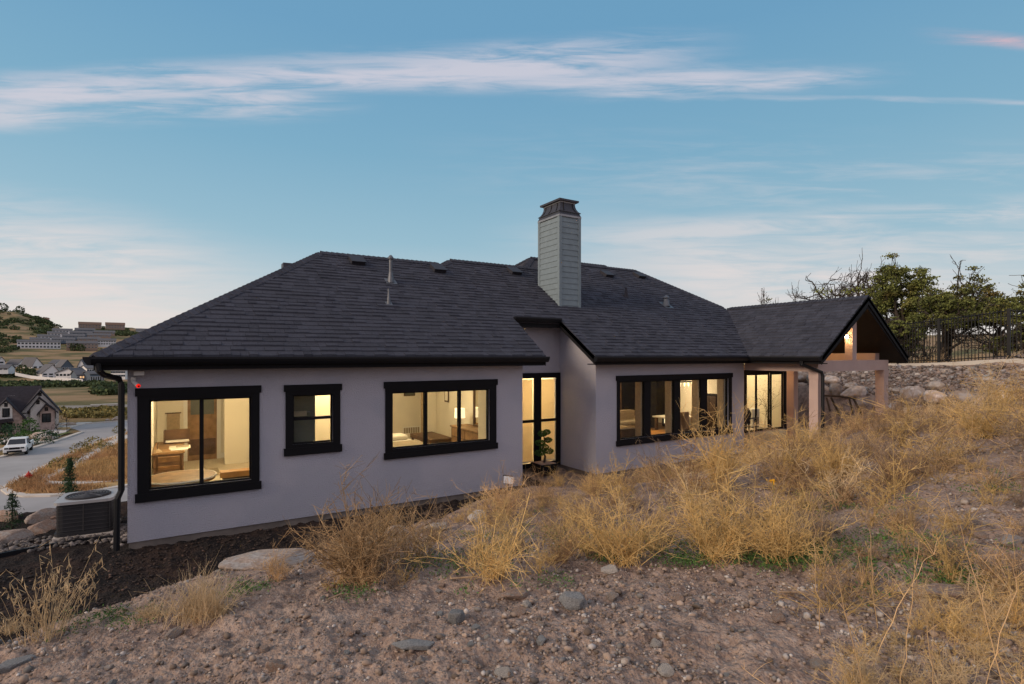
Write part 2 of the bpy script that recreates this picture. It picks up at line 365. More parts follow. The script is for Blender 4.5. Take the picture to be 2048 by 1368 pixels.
def H(u, v, detail=True):
    u = np.asarray(u, float); v = np.asarray(v, float)
    r = RGT[0] * u + RGT[1] * v; d = FWD[0] * u + FWD[1] * v; rho = np.hypot(u, v)
    uc = np.clip(u, -8, 36); vc = np.clip(v, -8, 19)
    zh = tps(uc, vc)
    b = np.interp(u, _bu, _bv)
    wid = np.interp(u, [-5, 6, 9, 14, 20], [.55, .6, 1.5, 1.6, 1.6])
    w = sst((v - b) / wid, 0, 1) * (1 - sst(u, 20.9, 21.5))
    if detail:
        zh = zh + fbm(u * .8, v * .8, 3, 2.) * .06 + fbm(u * 3.1, v * 3.1, 4, 5.) * .045 + fbm(u * 14, v * 14, 3, 8.) * .034 + np.where(rho < 9, fbm(u * 45, v * 45, 2, 9.) * .012, 0)
    pad = -2.93 + (fbm(u * 9, v * 9, 4, 3.) * .05 if detail else 0)
    z = zh * (1 - w) + pad * w
    # yard edge falls to the street on the west and north
    rp = rho / 1.33                        # distances of the valley survey are along the view
    far = np.interp(rp, _sd, _sz)
    aa = np.where(d > 1, r / np.maximum(d, 1e-3), np.sign(r) * 3)
    k = np.interp(aa, _ax, _ay); hillk = sst(rp, 700, 1080)
    far = far * (1 + (k - 1) * hillk)
    far = far + np.where(rp > 120, fbm(u * .004, v * .004, 4, 6.) * np.interp(rp, [120, 300, 700, 1000], [0, .4, 1.0, 10]), 0)
    if detail: far = far + np.where(rp > 500, fbm(u * .03, v * .03, 3, 7.) * 5 * sst(rp, 760, 1000), 0)
    wn = np.maximum(sst(v, 13.25, 20) * (u < -.72 + .0), sst(v, 19, 30))
    ww = sst(-u, 3.4, 13)
    wf = np.maximum(np.maximum(wn * (1 - sst(u, 19, 24)), ww), sst(rho, 45, 170))
    return z * (1 - wf) + far * wf
def h1(u, v, detail=False): return float(H(np.array([u]), np.array([v]), detail)[0])
# ------------------------------------------------------------------ the ground sheet
def ground():
    az_f = np.linspace(R(-48), R(48), 620)
    az_o = np.linspace(R(48), R(312), 70)[1:-1]
    az = np.concatenate([az_f, az_o])
    rad = np.concatenate([[.35], np.geomspace(.9, 16, 400), np.geomspace(16.3, 3000, 190)])
    A, Q = np.meshgrid(az, rad)
    r = np.sin(A) * Q; d = np.cos(A) * Q
    u = FWD[0] * d + RGT[0] * r; v = FWD[1] * d + RGT[1] * r
    z = H(u, v)
    na, nr = len(az), len(rad)
    V = np.stack([u.ravel(), v.ravel(), z.ravel()], 1)
    i = np.arange(nr - 1)[:, None] * na; j = np.arange(na)[None, :]; j2 = (j + 1) % na
    F = np.stack([i + j, i + j2, i + na + j2, i + na + j], -1).reshape(-1, 4)
    # centre cap
    c = len(V); V = np.concatenate([V, [[0, 0, h1(0, 0)]]])
    me = np_mesh('ground', V, F, True)
    rho = np.hypot(V[:, 0], V[:, 1]); U = V[:, 0]; W = V[:, 1]
    mu = is_mulch(U, W) * (W < 13.6) * (U > -6) * (rho < 40)
    near = 1 - sst(rho, 22, 40)
    far = sst(rho, 90, 140)
    ca = me.color_attributes.new('zone', 'FLOAT_COLOR', 'POINT')
    ca.data.foreach_set('color', np.stack([mu, near, far, np.ones(len(V))], 1).astype(np.float32).ravel())
    m = bpy.data.materials.new('ground'); m.use_nodes = True; nt = m.node_tree; p = nt.nodes['Principled BSDF']
    p.inputs['Roughness'].default_value = .97; p.inputs['Specular IOR Level'].default_value = .15
    t = nt.nodes.new('ShaderNodeTexCoord')
    at = nt.nodes.new('ShaderNodeAttribute'); at.attribute_name = 'zone'
    sp = nt.nodes.new('ShaderNodeSeparateColor'); nt.links.new(at.outputs['Color'], sp.inputs[0])
    def nz(s, det=8, rough=.6):
        n = nt.nodes.new('ShaderNodeTexNoise'); n.inputs['Scale'].default_value = s; n.inputs['Detail'].default_value = det
        n.inputs['Roughness'].default_value = rough; nt.links.new(t.outputs['Object'], n.inputs[0]); return n.outputs[0]
    def vor(s):
        n = nt.nodes.new('ShaderNodeTexVoronoi'); n.inputs['Scale'].default_value = s
        nt.links.new(t.outputs['Object'], n.inputs['Vector']); return n
    dirt = ramp(nt, nz(5), [(.3, (.13, .090, .070)), (.45, (.28, .197, .155)), (.6, (.41, .295, .23)), (.75, (.50, .385, .31))])
    v1 = vor(28); v2 = vor(70)
    peb = ramp(nt, v1.outputs['Color'], [(0, (.13, .09, .08)), (.5, (.34, .27, .23)), (1, (.50, .46, .44))])
    dirt = mix(nt, rng_map(nt, v1.outputs['Distance'], .55, .3, 0, .40), dirt, peb)
    peb2 = ramp(nt, v2.outputs['Color'], [(0, (.09, .065, .06)), (.5, (.25, .19, .16)), (1, (.48, .43, .40))])
    dirt = mix(nt, rng_map(nt, v2.outputs['Distance'], .6, .3, 0, .45), dirt, peb2)
    mulch = ramp(nt, nz(38), [(.35, (.010, .009, .009)), (.55, (.028, .023, .022)), (.72, (.07, .052, .045))])
    mulch = mix(nt, rng_map(nt, nz(.9, 4), .48, .62, 0, .55), mulch, (.058, .036, .028))
    mid = ramp(nt, nz(.06), [(.3, (.10, .10, .04)), (.45, (.20, .14, .06)), (.55, (.26, .17, .085)), (.7, (.20, .13, .075))])
    farc = ramp(nt, nz(.022, 10), [(.34, (.075, .085, .035)), (.46, (.15, .125, .055)), (.54, (.30, .20, .105)), (.68, (.34, .23, .14))])
    c = mix(nt, sp.outputs[1], mid, dirt)
    c = mix(nt, sp.outputs[2], c, farc)
    c = mix(nt, sp.outputs[0], c, mulch)
    nt.links.new(c, p.inputs['Base Color'])
    hgt = mth(nt, 'ADD', mth(nt, 'MULTIPLY', nz(22), 1.0), mth(nt, 'MULTIPLY', v1.outputs['Distance'], -.5))
    hgt = mth(nt, 'ADD', hgt, mth(nt, 'MULTIPLY', v2.outputs['Distance'], -.25))
    b = nt.nodes.new('ShaderNodeBump'); b.inputs['Strength'].default_value = .9; b.inputs['Distance'].default_value = .03
    nt.links.new(hgt, b.inputs['Height']); nt.links.new(b.outputs[0], p.inputs['Normal'])
    o = link('ground', me, m); tag(o, kind='structure')
ground()

# ------------------------------------------------------------------ streets far below (all lie on the flat at z = -10.3)
ZS = -10.3
def street(name, pts, m, lift, label=None, thick=0., kind='structure'):
    """pts are (bearing tangent, distance) pairs on the flat street level"""
    P = [(*uv(a * d, d), ZS + lift) for a, d in pts]
    mb = MB()
    if thick: mb.prism([(x, y, z - .3) for x, y, z in P], (0, 0, .3))
    else: mb.add(P, [tuple(range(len(P)))])
    me = mb.mesh(name)
    bm = bmesh.new(); bm.from_mesh(me); bmesh.ops.triangulate(bm, faces=bm.faces); bm.to_mesh(me); bm.free()
    o = link(name, me, m); tag(o, label, kind=kind); return o
def q(x, y): return ((x - 1024) / 1086., 10.3 * 1086. / (y - 712.))     # survey notes -> bearing, distance
def ql(L): return [q(*p) for p in L]
def strip(name, cx, w, m, lift, thick=.12):
    P = [Vector(uv(a * d, d)) for a, d in ql(cx)]; L = []; Rr = []
    for i, p in enumerate(P):
        t = (P[min(i + 1, len(P) - 1)] - P[max(i - 1, 0)]).normalized(); nn = Vector((-t.y, t.x))
        L.append(p + nn * w / 2); Rr.append(p - nn * w / 2)
    mb = MB()
    for i in range(len(P) - 1):
        mb.prism([(*L[i], ZS + lift - .3), (*L[i + 1], ZS + lift - .3), (*Rr[i + 1], ZS + lift - .3), (*Rr[i], ZS + lift - .3)], (0, 0, .3))
    return tag(mb.build(name, m), kind='structure')
street('road', ql([(-260,1100),(-200,945),(-60,922),(0,914),(13,908),(70,894),(123,877.5),(163,863.5),(150,859),(137,855.6),(146,851),(158,848.5),(200,845),(244,841.6),(330,838),(430,838),(330,852),
               (244,868.8),(158,902),(105,928),(65,947.7),(23,968.8),(12,974),(10,984),(22,992),(53,996),(140,991),(250,975),(360,960),(420,1100)]), M['asphalt'], .03)
strip('kerb', [(244,868.4),(158,901.5),(105,927.5),(65,947),(30,966),(16,974),(11,981),(22,989),(53,993.5),(105,992.5),(175,986.5),(260,972)], .55, M['concrete'], .16)
strip('kerb', [(-60,924),(0,916),(30,906.5),(70,896),(123,879.5),(163,865.5)], .5, M['concrete'], .16)
strip('kerb', [(137,855.6),(158,849.5),(200,846),(244,842.6),(300,840)], .5, M['concrete'], .16)
strip('pavement', [(262,868),(244,876),(210,893),(175,914),(140,934),(98,957),(84,964)], 1.7, M['concrete'], .14)
strip('pavement', [(84,965),(100,969.5),(125,969.5),(175,967.5),(244,961),(300,955)], 1.2, M['concrete'], .15)
strip('pavement', [(-60,912),(0,899),(40,892),(80,884),(110,870),(125,858),(140,853),(170,846)], 1.8, M['concrete'], .14)
strip('pavement', [(0,880),(40,873),(80,866),(112,855),(130,847)], 1.4, M['concrete'], .14)
street('grass_verge', ql([(84,880),(106,877),(146,866),(135,866),(110,872)]), mat('green_verge', (.13,.15,.04), .95, .3, 2), .17)
street('grass_verge', ql([(112,860.5),(118,857),(140,856.5),(142,860),(128,862.3)]), M['drygrass'], .17)
street('grass_verge', ql([(-40,905),(0,894.5),(18,890),(10,896),(-40,912)]), M['drygrass'], .17)
street('driveway', ql([(-30,884),(20,879),(60,872),(75,868),(72,872),(50,879),(20,886),(-30,893)]), M['concrete'], .10)
strip('road', [(60,816),(110,815),(160,814.5),(200,813.5),(260,812),(420,810)], 6, mat('old_asphalt', (.26,.23,.20), .95, .1, .3), .12)

def far_ground(a, d):
    u, v = uv(a * d, d); return u, v, h1(u, v)

# ------------------------------------------------------------------ the house
HOUSE = thing('house', (0, 10, -2.95), 'grey stucco ranch house with dark shingle hip roof and lit windows', 'house')
ROOF_S = .67
WT = .16   # wall thickness
def wall_with_holes(name, u0, u1, v, z0, z1, holes, m=None, thick=WT, parent=HOUSE):
    """wall on the plane Y=v, outer face towards -Y; holes (u0,u1,z0,z1)"""
    mb = MB(); xs = sorted({u0, u1, *[h[0] for h in holes], *[h[1] for h in holes]})
    for a, b in zip(xs[:-1], xs[1:]):
        hs = sorted([h for h in holes if h[0] <= a + 1e-6 and h[1] >= b - 1e-6], key=lambda h: h[2]); z = z0
        for h in hs:
            if h[2] > z + 1e-4: mb.box(a, b, v, v + thick, z, h[2])
            z = h[3]
        if z < z1 - 1e-4: mb.box(a, b, v, v + thick, z, z1)
    me = mb.build(name, m or M['stucco'], parent)
    bm = bmesh.new(); bm.from_mesh(me.data); bmesh.ops.remove_doubles(bm, verts=bm.verts, dist=1e-5)
    bm.to_mesh(me.data); bm.free(); return me
ZB, ZT = -2.93, -.06
W1 = (-.406, 1.02, -2.06, -.675); W2 = (1.663, 2.346, -1.54, -.675); W3 = (3.439, 5.56, -1.775, -.69)
W4 = (9.20, 13.36, -2.06, -.63); WR = (7.10, 8.36, -2.80, -.56)
wall_with_holes('wall', -.674, 6.385, 10, -2.82, ZT, [tuple(x) for x in (W1, W2, W3)])
wall_with_holes('wall', 6.385 + .003, 8.46, 11.45, -2.82, 1.05, [WR])
wall_with_holes('wall', 8.46, 14.06, 10, -2.82, ZT, [W4])
WD = (17.36, 19.80, -2.77, -.62)
wall_with_holes('wall', 14.06 + .16, 20.4, 12.3, -2.85, -.30, [WD], M['beam'])
# side walls
box('wall', M['stucco'], HOUSE, -.674, -.674 + WT, 10 + WT, 17, -2.82, ZT)
box('wall', M['stucco'], HOUSE, 6.385 - WT, 6.385, 10 + WT, 11.6, -2.82, -.06)
# side wall of the recess follows the roof slope at its top
MB().prism([(8.46, 10.16, -2.82), (8.46, 11.449, -2.82), (8.46, 11.449, 1.12), (8.46, 10.001, .15), (8.46, 10.001, -.058), (8.46, 10.16, -.058)], (WT, 0, 0)).build('wall', M['stucco'], HOUSE)
box('wall', M['stucco'], HOUSE, 13.9, 14.06, 10 + WT, 12.3, -2.82, -.30)
box('wall', M['beam'], HOUSE, 20.24, 20.4, 12.46, 17, -2.85, -.1)
box('wall', M['stucco'], HOUSE, -.674, 20.4, 17, 17.16, -2.9, -.1)
f = MB(); f.box(-.66, 6.37, 10.02, 10.3, -3.2, -2.82); f.box(-.66, -.4, 10.3, 17, -3.2, -2.82); f.box(6.1, 6.37, 10.3, 11.5, -3.2, -2.82)
f.box(6.37, 8.48, 11.47, 11.7, -3.2, -2.82); f.box(8.48, 14.04, 10.02, 10.3, -3.2, -2.82); f.box(8.48, 8.7, 10.3, 11.47, -3.2, -2.82)
f.build('foundation', M['foundation'], HOUSE)

def window(W, v, header=True, panes=(), rails=(), posts=(), cap=.035, over=.03):
    """black framed window: frame (child pieces trim, sill, pane)"""
    u0, u1, z0, z1 = W; th = .125 if header else .1
    fr = MB()
    e = .028     # sash frame inside the opening
    fr.box(u0, u1, v + .03, v + .09, z0, z0 + e); fr.box(u0, u1, v + .03, v + .09, z1 - e, z1)
    fr.box(u0, u0 + e, v + .03, v + .09, z0 + e, z1 - e); fr.box(u1 - e, u1, v + .03, v + .09, z0 + e, z1 - e)
    for a, b in posts: fr.box(a, b, v + .02, v + .10, z0 + e, z1 - e)
    for a, b, c, d_ in rails: fr.box(a, b, v + .025, v + .085, c, d_)
    o = fr.build('window', M['black'], HOUSE)
    pts = [u0 + e] + [x for p in posts for x in p] + [u1 - e]
    for i in range(0, len(pts), 2):
        box('pane', M['glass'], o, pts[i], pts[i + 1], v + .055, v + .059, z0 + e, z1 - e)
    return o
def trim(o, u0, u1, zt0, zt1, zb0, zb1, v, inner, jamb=.0):
    """header, sill and side casings proud of the stucco"""
    box('header', M['black'], o, u0, u1, v - .045, v - .001, zt0, zt1)
    box('sill', M['black'], o, u0, u1, v - .05, v - .001, zb0, zb1)
    a, b = inner
    box('casing', M['black'], o, u0 + .028, a + .004, v - .032, v - .001, zb1, zt0)
    box('casing', M['black'], o, b - .004, u1 - .028, v - .032, v - .001, zb1, zt0)
    box('casing', M['black'], o, a + .004, b - .004, v - .032, v - .001, zb1, W_[2] + .004) if W_[2] > zb1 else None
    box('casing', M['black'], o, a + .004, b - .004, v - .032, v - .001, W_[3] - .004, zt0) if W_[3] < zt0 else None
W_ = W1; o = window(W1, 10, posts=[(.268, .326)]); trim(o, -.579, 1.167, -.614, -.492, -2.225, -2.096, 10, (W1[0], W1[1]))
W_ = W2; o = window(W2, 10, rails=[(W2[0] + .028, W2[1] - .028, -1.123, -1.073)]); trim(o, 1.521, 2.497, -.616, -.499, -1.722, -1.592, 10, (W2[0], W2[1]))
W_ = W3; o = window(W3, 10, posts=[(4.111, 4.172), (4.854, 4.907)]); trim(o, 3.279, 5.74, -.613, -.488, -1.955, -1.833, 10, (W3[0], W3[1]))
W_ = W4; o = window(W4, 10, posts=[(10.075, 10.30), (11.165, 11.395), (12.225, 12.475)]); trim(o, 9.092, 13.504, -.609, -.484, -2.21, -2.08, 10, (W4[0], W4[1]))
for a in (10.075, 11.165, 12.225, 13.30):      # pale jambs seen through each light
    box('jamb', M['tancloth'], o, a - .05, a - .003, 10.10, 10.30, W4[2], W4[3])
# recess glazing, floor to head
o = MB()
o.box(6.98, 8.455, 11.40, 11.449, -.56, -.43); o.box(6.98, 7.14, 11.40, 11.449, -2.82, -.56); o.box(8.325, 8.455, 11.40, 11.449, -2.82, -.56)
o.box(7.64, 7.85, 11.40, 11.449, -2.82, -.56); o.box(7.14, 7.64, 11.40, 11.449, -2.82, -2.71); o.box(7.85, 8.325, 11.40, 11.449, -2.82, -2.71)
o.box(7.14, 7.64, 11.415, 11.449, -1.68, -1.61); o.box(7.85, 8.325, 11.415, 11.449, -1.68, -1.61)
o = o.build('window', M['black'], HOUSE, label='tall four light window in the recess with drawn cream blinds')
for a, b in ((7.14, 7.64), (7.85, 8.325)):
    box('pane', M['glass'], o, a, b, 11.436, 11.44, -2.71, -1.68); box('pane', M['glass'], o, a, b, 11.436, 11.44, -1.61, -.56)
    box('blind', M['blind'], o, a + .015, b - .015, 11.47, 11.474, -2.66, -.60)
    box('blind_rail', M['trimwhite'], o, a + .015, b - .015, 11.465, 11.485, -2.69, -2.66)
# patio sliding doors
o = MB(); o.box(17.30, 19.9, 12.25, 12.299, -.62, -.50); o.box(17.30, 17.40, 12.25, 12.299, -2.77, -.62); o.box(19.68, 19.9, 12.25, 12.299, -2.77, -.62)
o = o.build('sliding_door', M['black'], HOUSE, label='black framed patio door of three glass leaves')
for i, (a, b) in enumerate(((17.40, 18.06), (18.06, 18.89), (18.89, 19.68))):
    m_ = MB(); yy = 12.305 + .04 * (i % 2)
    m_.box(a, a + .07, yy, yy + .035, -2.77, -.62); m_.box(b - .075, b, yy, yy + .035, -2.77, -.62)
    m_.box(a + .07, b - .075, yy, yy + .035, -.70, -.62); m_.box(a + .07, b - .075, yy, yy + .035, -2.77, -2.70)
    m_.build('door_leaf', M['black'], o)
    box('pane', M['glass'], o, a + .07, b - .075, yy + .015, yy + .018, -2.70, -.70)
for s in (-1, 1):
    MB().tube([(18.06 + s * .05, 12.27, -1.82), (18.06 + s * .11, 12.22, -1.77), (18.06 + s * .13, 12.22, -1.68), (18.06 + s * .11, 12.22, -1.60), (18.06 + s * .05, 12.27, -1.55)], .010, 6).build('door_handle', M['blackmetal'], o)

# ---- roof decks
ROOF = MB()
def deck(poly, zf, th=.12, m=None, name='roof_deck', parent=None):
    P = [(a, b, zf(a, b) - th) for a, b in poly]; return MB().prism(P, (0, 0, th - .02)).build(name, m or M['deckroof'], parent or ROOFO)
zfront = lambda a, b: ROOF_S * (b - 9.6)
zporch = lambda a, b: .714 * (a - 13.7)
P1a = [(-1.04, 9.6), (5.92, 9.6), (5.92, 13.23), (2.81, 13.23)]
P1b = [(5.92, 9.6), (6.73, 9.6), (6.73, 13.5), (6.28, 13.5), (5.92, 13.23)]
P2 = [(6.73, 10.96), (8.1, 10.96), (8.1, 13.5), (6.73, 13.5)]
P3 = [(8.1, 9.6), (9.6, 9.6), (9.6, 13.5), (8.1, 13.5)]
P4 = [(9.6, 9.6), (13.7, 9.6), (13.7, 14.1), (10.2, 14.1), (9.6, 13.5)]
P5 = [(13.7, 9.6), (15.97, 12.02), (15.84, 12.0), (13.73, 14.1), (13.7, 14.1)]
ROOFO = MB(); ROOFO = deck(P1a, zfront, name='roof', parent=HOUSE)
for P in (P1b, P2, P3, P4): deck(P, zfront, parent=ROOFO)
deck([(13.7, 9.6), (15.9, 11.95), (13.73, 14.1), (13.7, 14.1)], zfront)
PL = [(13.7, 7.53), (15.97, 7.53), (15.97, 12.02), (13.7, 9.6)]
deck(PL, zporch)
deck([(15.97, 7.53), (18.24, 7.53), (18.24, 12.02), (15.97, 12.02)], lambda a, b: .714 * (18.24 - a))
# hips and back faces, seen only at their edges
deck([(-1.04, 9.6), (2.81, 13.23), (2.81, 13.5), (-1.04, 17.2)], lambda a, b: .6317 * (a + 1.04))
def dk(poly3, th=.1): MB().prism([(a, b, c - th) for a, b, c in poly3], (0, 0, th - .015)).build('roof_deck', M['deckroof'], ROOFO)
dk([(2.81, 13.23, 2.43), (5.92, 13.23, 2.43), (6.28, 13.5, 2.612), (9.6, 13.5, 2.612), (10.2, 14.1, 3.015), (13.73, 14.1, 3.015), (13.73, 17.6, 0), (-1.04, 17.2, 0)][:2] + [(5.92, 17.2, 0), (-1.04, 17.2, 0)])
dk([(5.92, 13.23, 2.43), (6.28, 13.5, 2.612), (9.6, 13.5, 2.612), (9.6, 17.4, 0), (5.92, 17.4, 0)])
dk([(9.6, 13.5, 2.612), (10.2, 14.1, 3.0), (13.73, 14.1, 3.0), (17.2, 17.6, 0), (9.6, 17.6, 0)])
dk([(13.73, 14.1, 3.0), (18.23, 9.7, 0), (18.23, 17.6, 0)])
# hipped block behind the ridge (peak left of the chimney)
pk_ = (9.9, 15.0, 3.25); q1 = (13.2, 15.0, 3.25)
dk([(5.05, 10.15 + 3, 2.0 - .6), pk_, (9.9, 15.1, 3.25), (5.05, 19.85, 0)] if False else [(6.9, 12.0 + 1.0, 1.24), pk_, (6.9, 18.0, 1.24)])
dk([pk_, q1, (13.2, 13.0, 1.91), (7.9, 13.0, 1.91)])
dk([pk_, q1, (14.2, 18, 1.24), (6.9, 18.0, 1.24)])
# low hip over the patio door room
dk([(14.0, 11.9, 0), (20.8, 11.9, 0), (19.0, 13.7, 1.2), (14.0, 13.7, 1.2)])
dk([(20.8, 11.9, 0), (20.8, 17.4, 0), (19.0, 15.4, 1.2), (19.0, 13.7, 1.2)])
dk([(14.0, 13.7, 1.2), (19.0, 13.7, 1.2), (19.0, 15.4, 1.2), (20.8, 17.4, 0), (14, 17.4, 0)])

# ---- shingles: every tab is geometry; the 300 largest in view are parts
def clip(poly, a, b, c):      # keep a*x+b*y+c >= 0
    out = []
    for i in range(len(poly)):
        p, q_ = poly[i], poly[(i + 1) % len(poly)]; fp = a * p[0] + b * p[1] + c; fq = a * q_[0] + b * q_[1] + c
        if fp >= 0: out.append(p)
        if (fp >= 0) != (fq >= 0):
            t = fp / (fp - fq); out.append((p[0] + (q_[0] - p[0]) * t, p[1] + (q_[1] - p[1]) * t))
    return out
def clip_convex(poly, region):
    n = len(region); area = sum(region[i][0] * region[(i + 1) % n][1] - region[(i + 1) % n][0] * region[i][1] for i in range(n))
    for i in range(n):
        p, q_ = region[i], region[(i + 1) % n]
        a, b = -(q_[1] - p[1]), q_[0] - p[0]
        if area < 0: a, b = -a, -b
        poly = clip(poly, a, b, -(a * p[0] + b * p[1]))
        if len(poly) < 3: return []
    return poly
def shingles(regions, swap, origin, slope, exposure=.1185, seed=1):
    """regions in plan; swap=True when the slope climbs along X. returns (score, verts) list"""
    rnd = random.Random(seed); tabs = []
    allp = [p for r_ in regions for p in r_]
    s_ = (lambda p: (p[1], p[0])) if swap else (lambda p: p)
    ps = [s_(p) for p in allp]; x0 = min(p[0] for p in ps); x1 = max(p[0] for p in ps); y1 = max(p[1] for p in ps)
    y = origin; row = 0; inv = math.sqrt(1 + slope * slope)
    while y < y1:
        x = x0 - rnd.random() * .3
        while x < x1:
            w = rnd.choice((.13, .16, .2, .24, .30)); th = rnd.choice((.004, .014, .024)); 
            t = [(x + .002, y), (x + w - .002, y), (x + w - .002, y + exposure + .004), (x + .002, y + exposure + .004)]
            for rg in regions:
                c = clip_convex(t, [s_(p) for p in rg])
                if len(c) >= 3:
                    ar = abs(sum(c[i][0] * c[(i + 1) % len(c)][1] - c[(i + 1) % len(c)][0] * c[i][1] for i in range(len(c)))) / 2
                    if ar < 2e-4: continue
                    bot = []; top = []
                    for (a, b) in c:
                        z = slope * (b - origin); fr_ = (b - y) / exposure
                        bot.append((a, b, z - .02)); top.append((a, b, z + (th + .006) * (1 - fr_) + .001))
                    vs = [s_(p[:2]) + (p[2],) for p in bot + top]
                    cu = sum(p[0] for p in vs) / len(vs); cv = sum(p[1] for p in vs) / len(vs)
                    tabs.append((ar / (cu * cu + cv * cv) ** 1.0 * (1 if ar > .8 * w * exposure else .5), vs, len(c)))
            x += w
        y += exposure; row += 1
    return tabs
tabs = shingles([P1a, P1b, P2, P3, P4, [(13.7, 9.6), (15.9, 11.95), (13.73, 14.1), (13.7, 14.1)]], False, 9.6, ROOF_S) \
     + shingles([PL], True, 13.7, .714, seed=5)
tabs.sort(key=lambda t: -t[0])
offs = wloc(ROOFO)
def tab_faces(n): return [tuple(range(n))[::-1], tuple(range(n, 2 * n))] + [(i, (i + 1) % n, n + (i + 1) % n, n + i) for i in range(n)]
for sc, vs, n in tabs[:290]:
    c = Vector(vs[0]); me = bpy.data.meshes.new('shingle'); me.from_pydata([tuple(Vector(p) - c) for p in vs], [], tab_faces(n))
    link('shingle', me, M['shingle'], ROOFO, c - offs)
mb = MB()
for sc, vs, n in tabs[290:]: mb.add(vs, tab_faces(n))
me = bpy.data.meshes.new('shingles'); me.from_pydata([tuple(Vector(p) - offs) for p in mb.v], [], mb.f)
tag(link('shingles', me, M['shingle'], ROOFO), kind='stuff')
# ridge and hip caps
def caps(p, q_, w=.13, step=.125, name='ridge_cap', down=.55):
    p = Vector(p); q_ = Vector(q_); L = (q_ - p).length; t = (q_ - p) / L; n = int(L / step); mb = MB()
    side = t.cross(Vector((0, 0, 1))).normalized()
    for i in range(n):
        a = p + t * (i * step); b = p + t * ((i + 1) * step + .01); h0, h1_ = .035, .020
        vs = []
        for c, h in ((a, h0), (b, h1_)):
            vs += [c - side * w + Vector((0, 0, h - w * down)), c + Vector((0, 0, h + .01)), c + side * w + Vector((0, 0, h - w * down))]
        vs += [x - Vector((0, 0, .03)) for x in vs]
        mb.add(vs, [(0, 1, 4, 3), (1, 2, 5, 4), (6, 9, 10, 7), (7, 10, 11, 8), (0, 6, 7, 1), (1, 7, 8, 2), (3, 4, 10, 9), (4, 5, 11, 10), (0, 3, 9, 6), (2, 8, 11, 5)])
    return tag(mb.build(name, M['shingle'], ROOFO), kind='stuff')
caps((-1.04, 9.6, 0), (2.81, 13.23, 2.43)); caps((2.81, 13.23, 2.43), (5.92, 13.23, 2.43)); caps((5.92, 13.23, 2.43), (6.28, 13.5, 2.612))
caps((6.28, 13.5, 2.612), (9.6, 13.5, 2.612)); caps((10.2, 14.1, 3.015), (13.73, 14.1, 3.015)); caps((13.73, 14.1, 3.01), (15.86, 11.97, 1.6))
caps((15.97, 7.53, 1.62), (15.97, 12.02, 1.62)); caps((7.9, 13.0, 1.91), (9.9, 15, 3.25)); caps((6.9, 18, 1.24), (9.9, 15, 3.25)); caps((9.9, 15, 3.25), (13.2, 15, 3.25))

# ---- fascias, gutters, soffits
def fascia(p, q_, z0=-.205, z1=-.01, t=.03, name='fascia', m=None):
    (x0, y0), (x1, y1) = sorted((p, q_)); 
    if abs(y0 - y1) < 1e-6: return box(name, m or M['black'], HOUSE, x0, x1, y0, y0 + t, z0, z1)
    return box(name, m or M['black'], HOUSE, x0, x0 + t, y0, y1, z0, z1)
def gutter(x0, x1, y, z=-.012, name='gutter', rot=False):
    prof = [(0, 0), (-.125, 0), (-.125, -.03), (-.105, -.075), (-.07, -.12), (0, -.12)]
    if rot: return MB().prism([(y + a, x0, z + b) for a, b in prof], (0, x1 - x0, 0)).build(name, M['blackmetal'], HOUSE)
    return MB().prism([(x0, y + a, z + b) for a, b in prof], (x1 - x0, 0, 0)).build(name, M['blackmetal'], HOUSE)
fascia((-1.04, 9.62), (6.69, 9.62)); gutter(-1.06, 6.76, 9.618)
fascia((-1.035, 9.65), (-1.035, 17)); gutter(9.60, 17, -1.037, rot=True)
box('soffit', M['black'], HOUSE, -1.0, 6.68, 9.65, 10.0, -.205, -.18); box('soffit', M['black'], HOUSE, -1.0, -.68, 10.0, 17, -.205, -.18)
fascia((8.14, 9.62), (13.67, 9.62)); gutter(8.08, 13.6, 9.618)
box('soffit', M['black'], HOUSE, 8.2, 14.3, 9.65, 10.0, -.205, -.18)
# rakes of the notch and its head
def rake(pts, ext, name='rake_board'): return MB().prism(pts, ext).build(name, M['black'], HOUSE)
rake([(6.70, 9.6, -.21), (6.70, 9.6, -.012), (6.70, 10.96, .90), (6.70, 10.96, .70)], (.028, 0, 0))
rake([(8.1, 9.6, -.21), (8.1, 9.6, -.012), (8.1, 11.03, .945), (8.1, 11.03, .745)], (.03, 0, 0))
MB().prism([(8.13, 10.0, .05), (8.46, 10.0, .05), (8.46, 11.45, 1.02), (8.13, 11.45, 1.02)], (0, 0, .03)).build('soffit', M['black'], HOUSE)
fascia((6.73, 10.99), (8.1, 10.99), .70, .93); gutter(6.75, 8.1, 10.985, .935)
box('soffit', M['black'], HOUSE, 6.4, 8.13, 11.02, 11.45, .72, .75)
MB().prism([(6.385, 10.0, -.06), (6.385, 11.45, .9), (6.385, 11.45, -.06)], (.02, 0, 0)).build('wall', M['stucco'], HOUSE)
MB().prism([(6.40, 9.65, -.17), (6.70, 9.65, -.17), (6.70, 11.45, 1.0), (6.40, 11.45, 1.0)], (0, 0, .03)).build('soffit', M['black'], HOUSE)
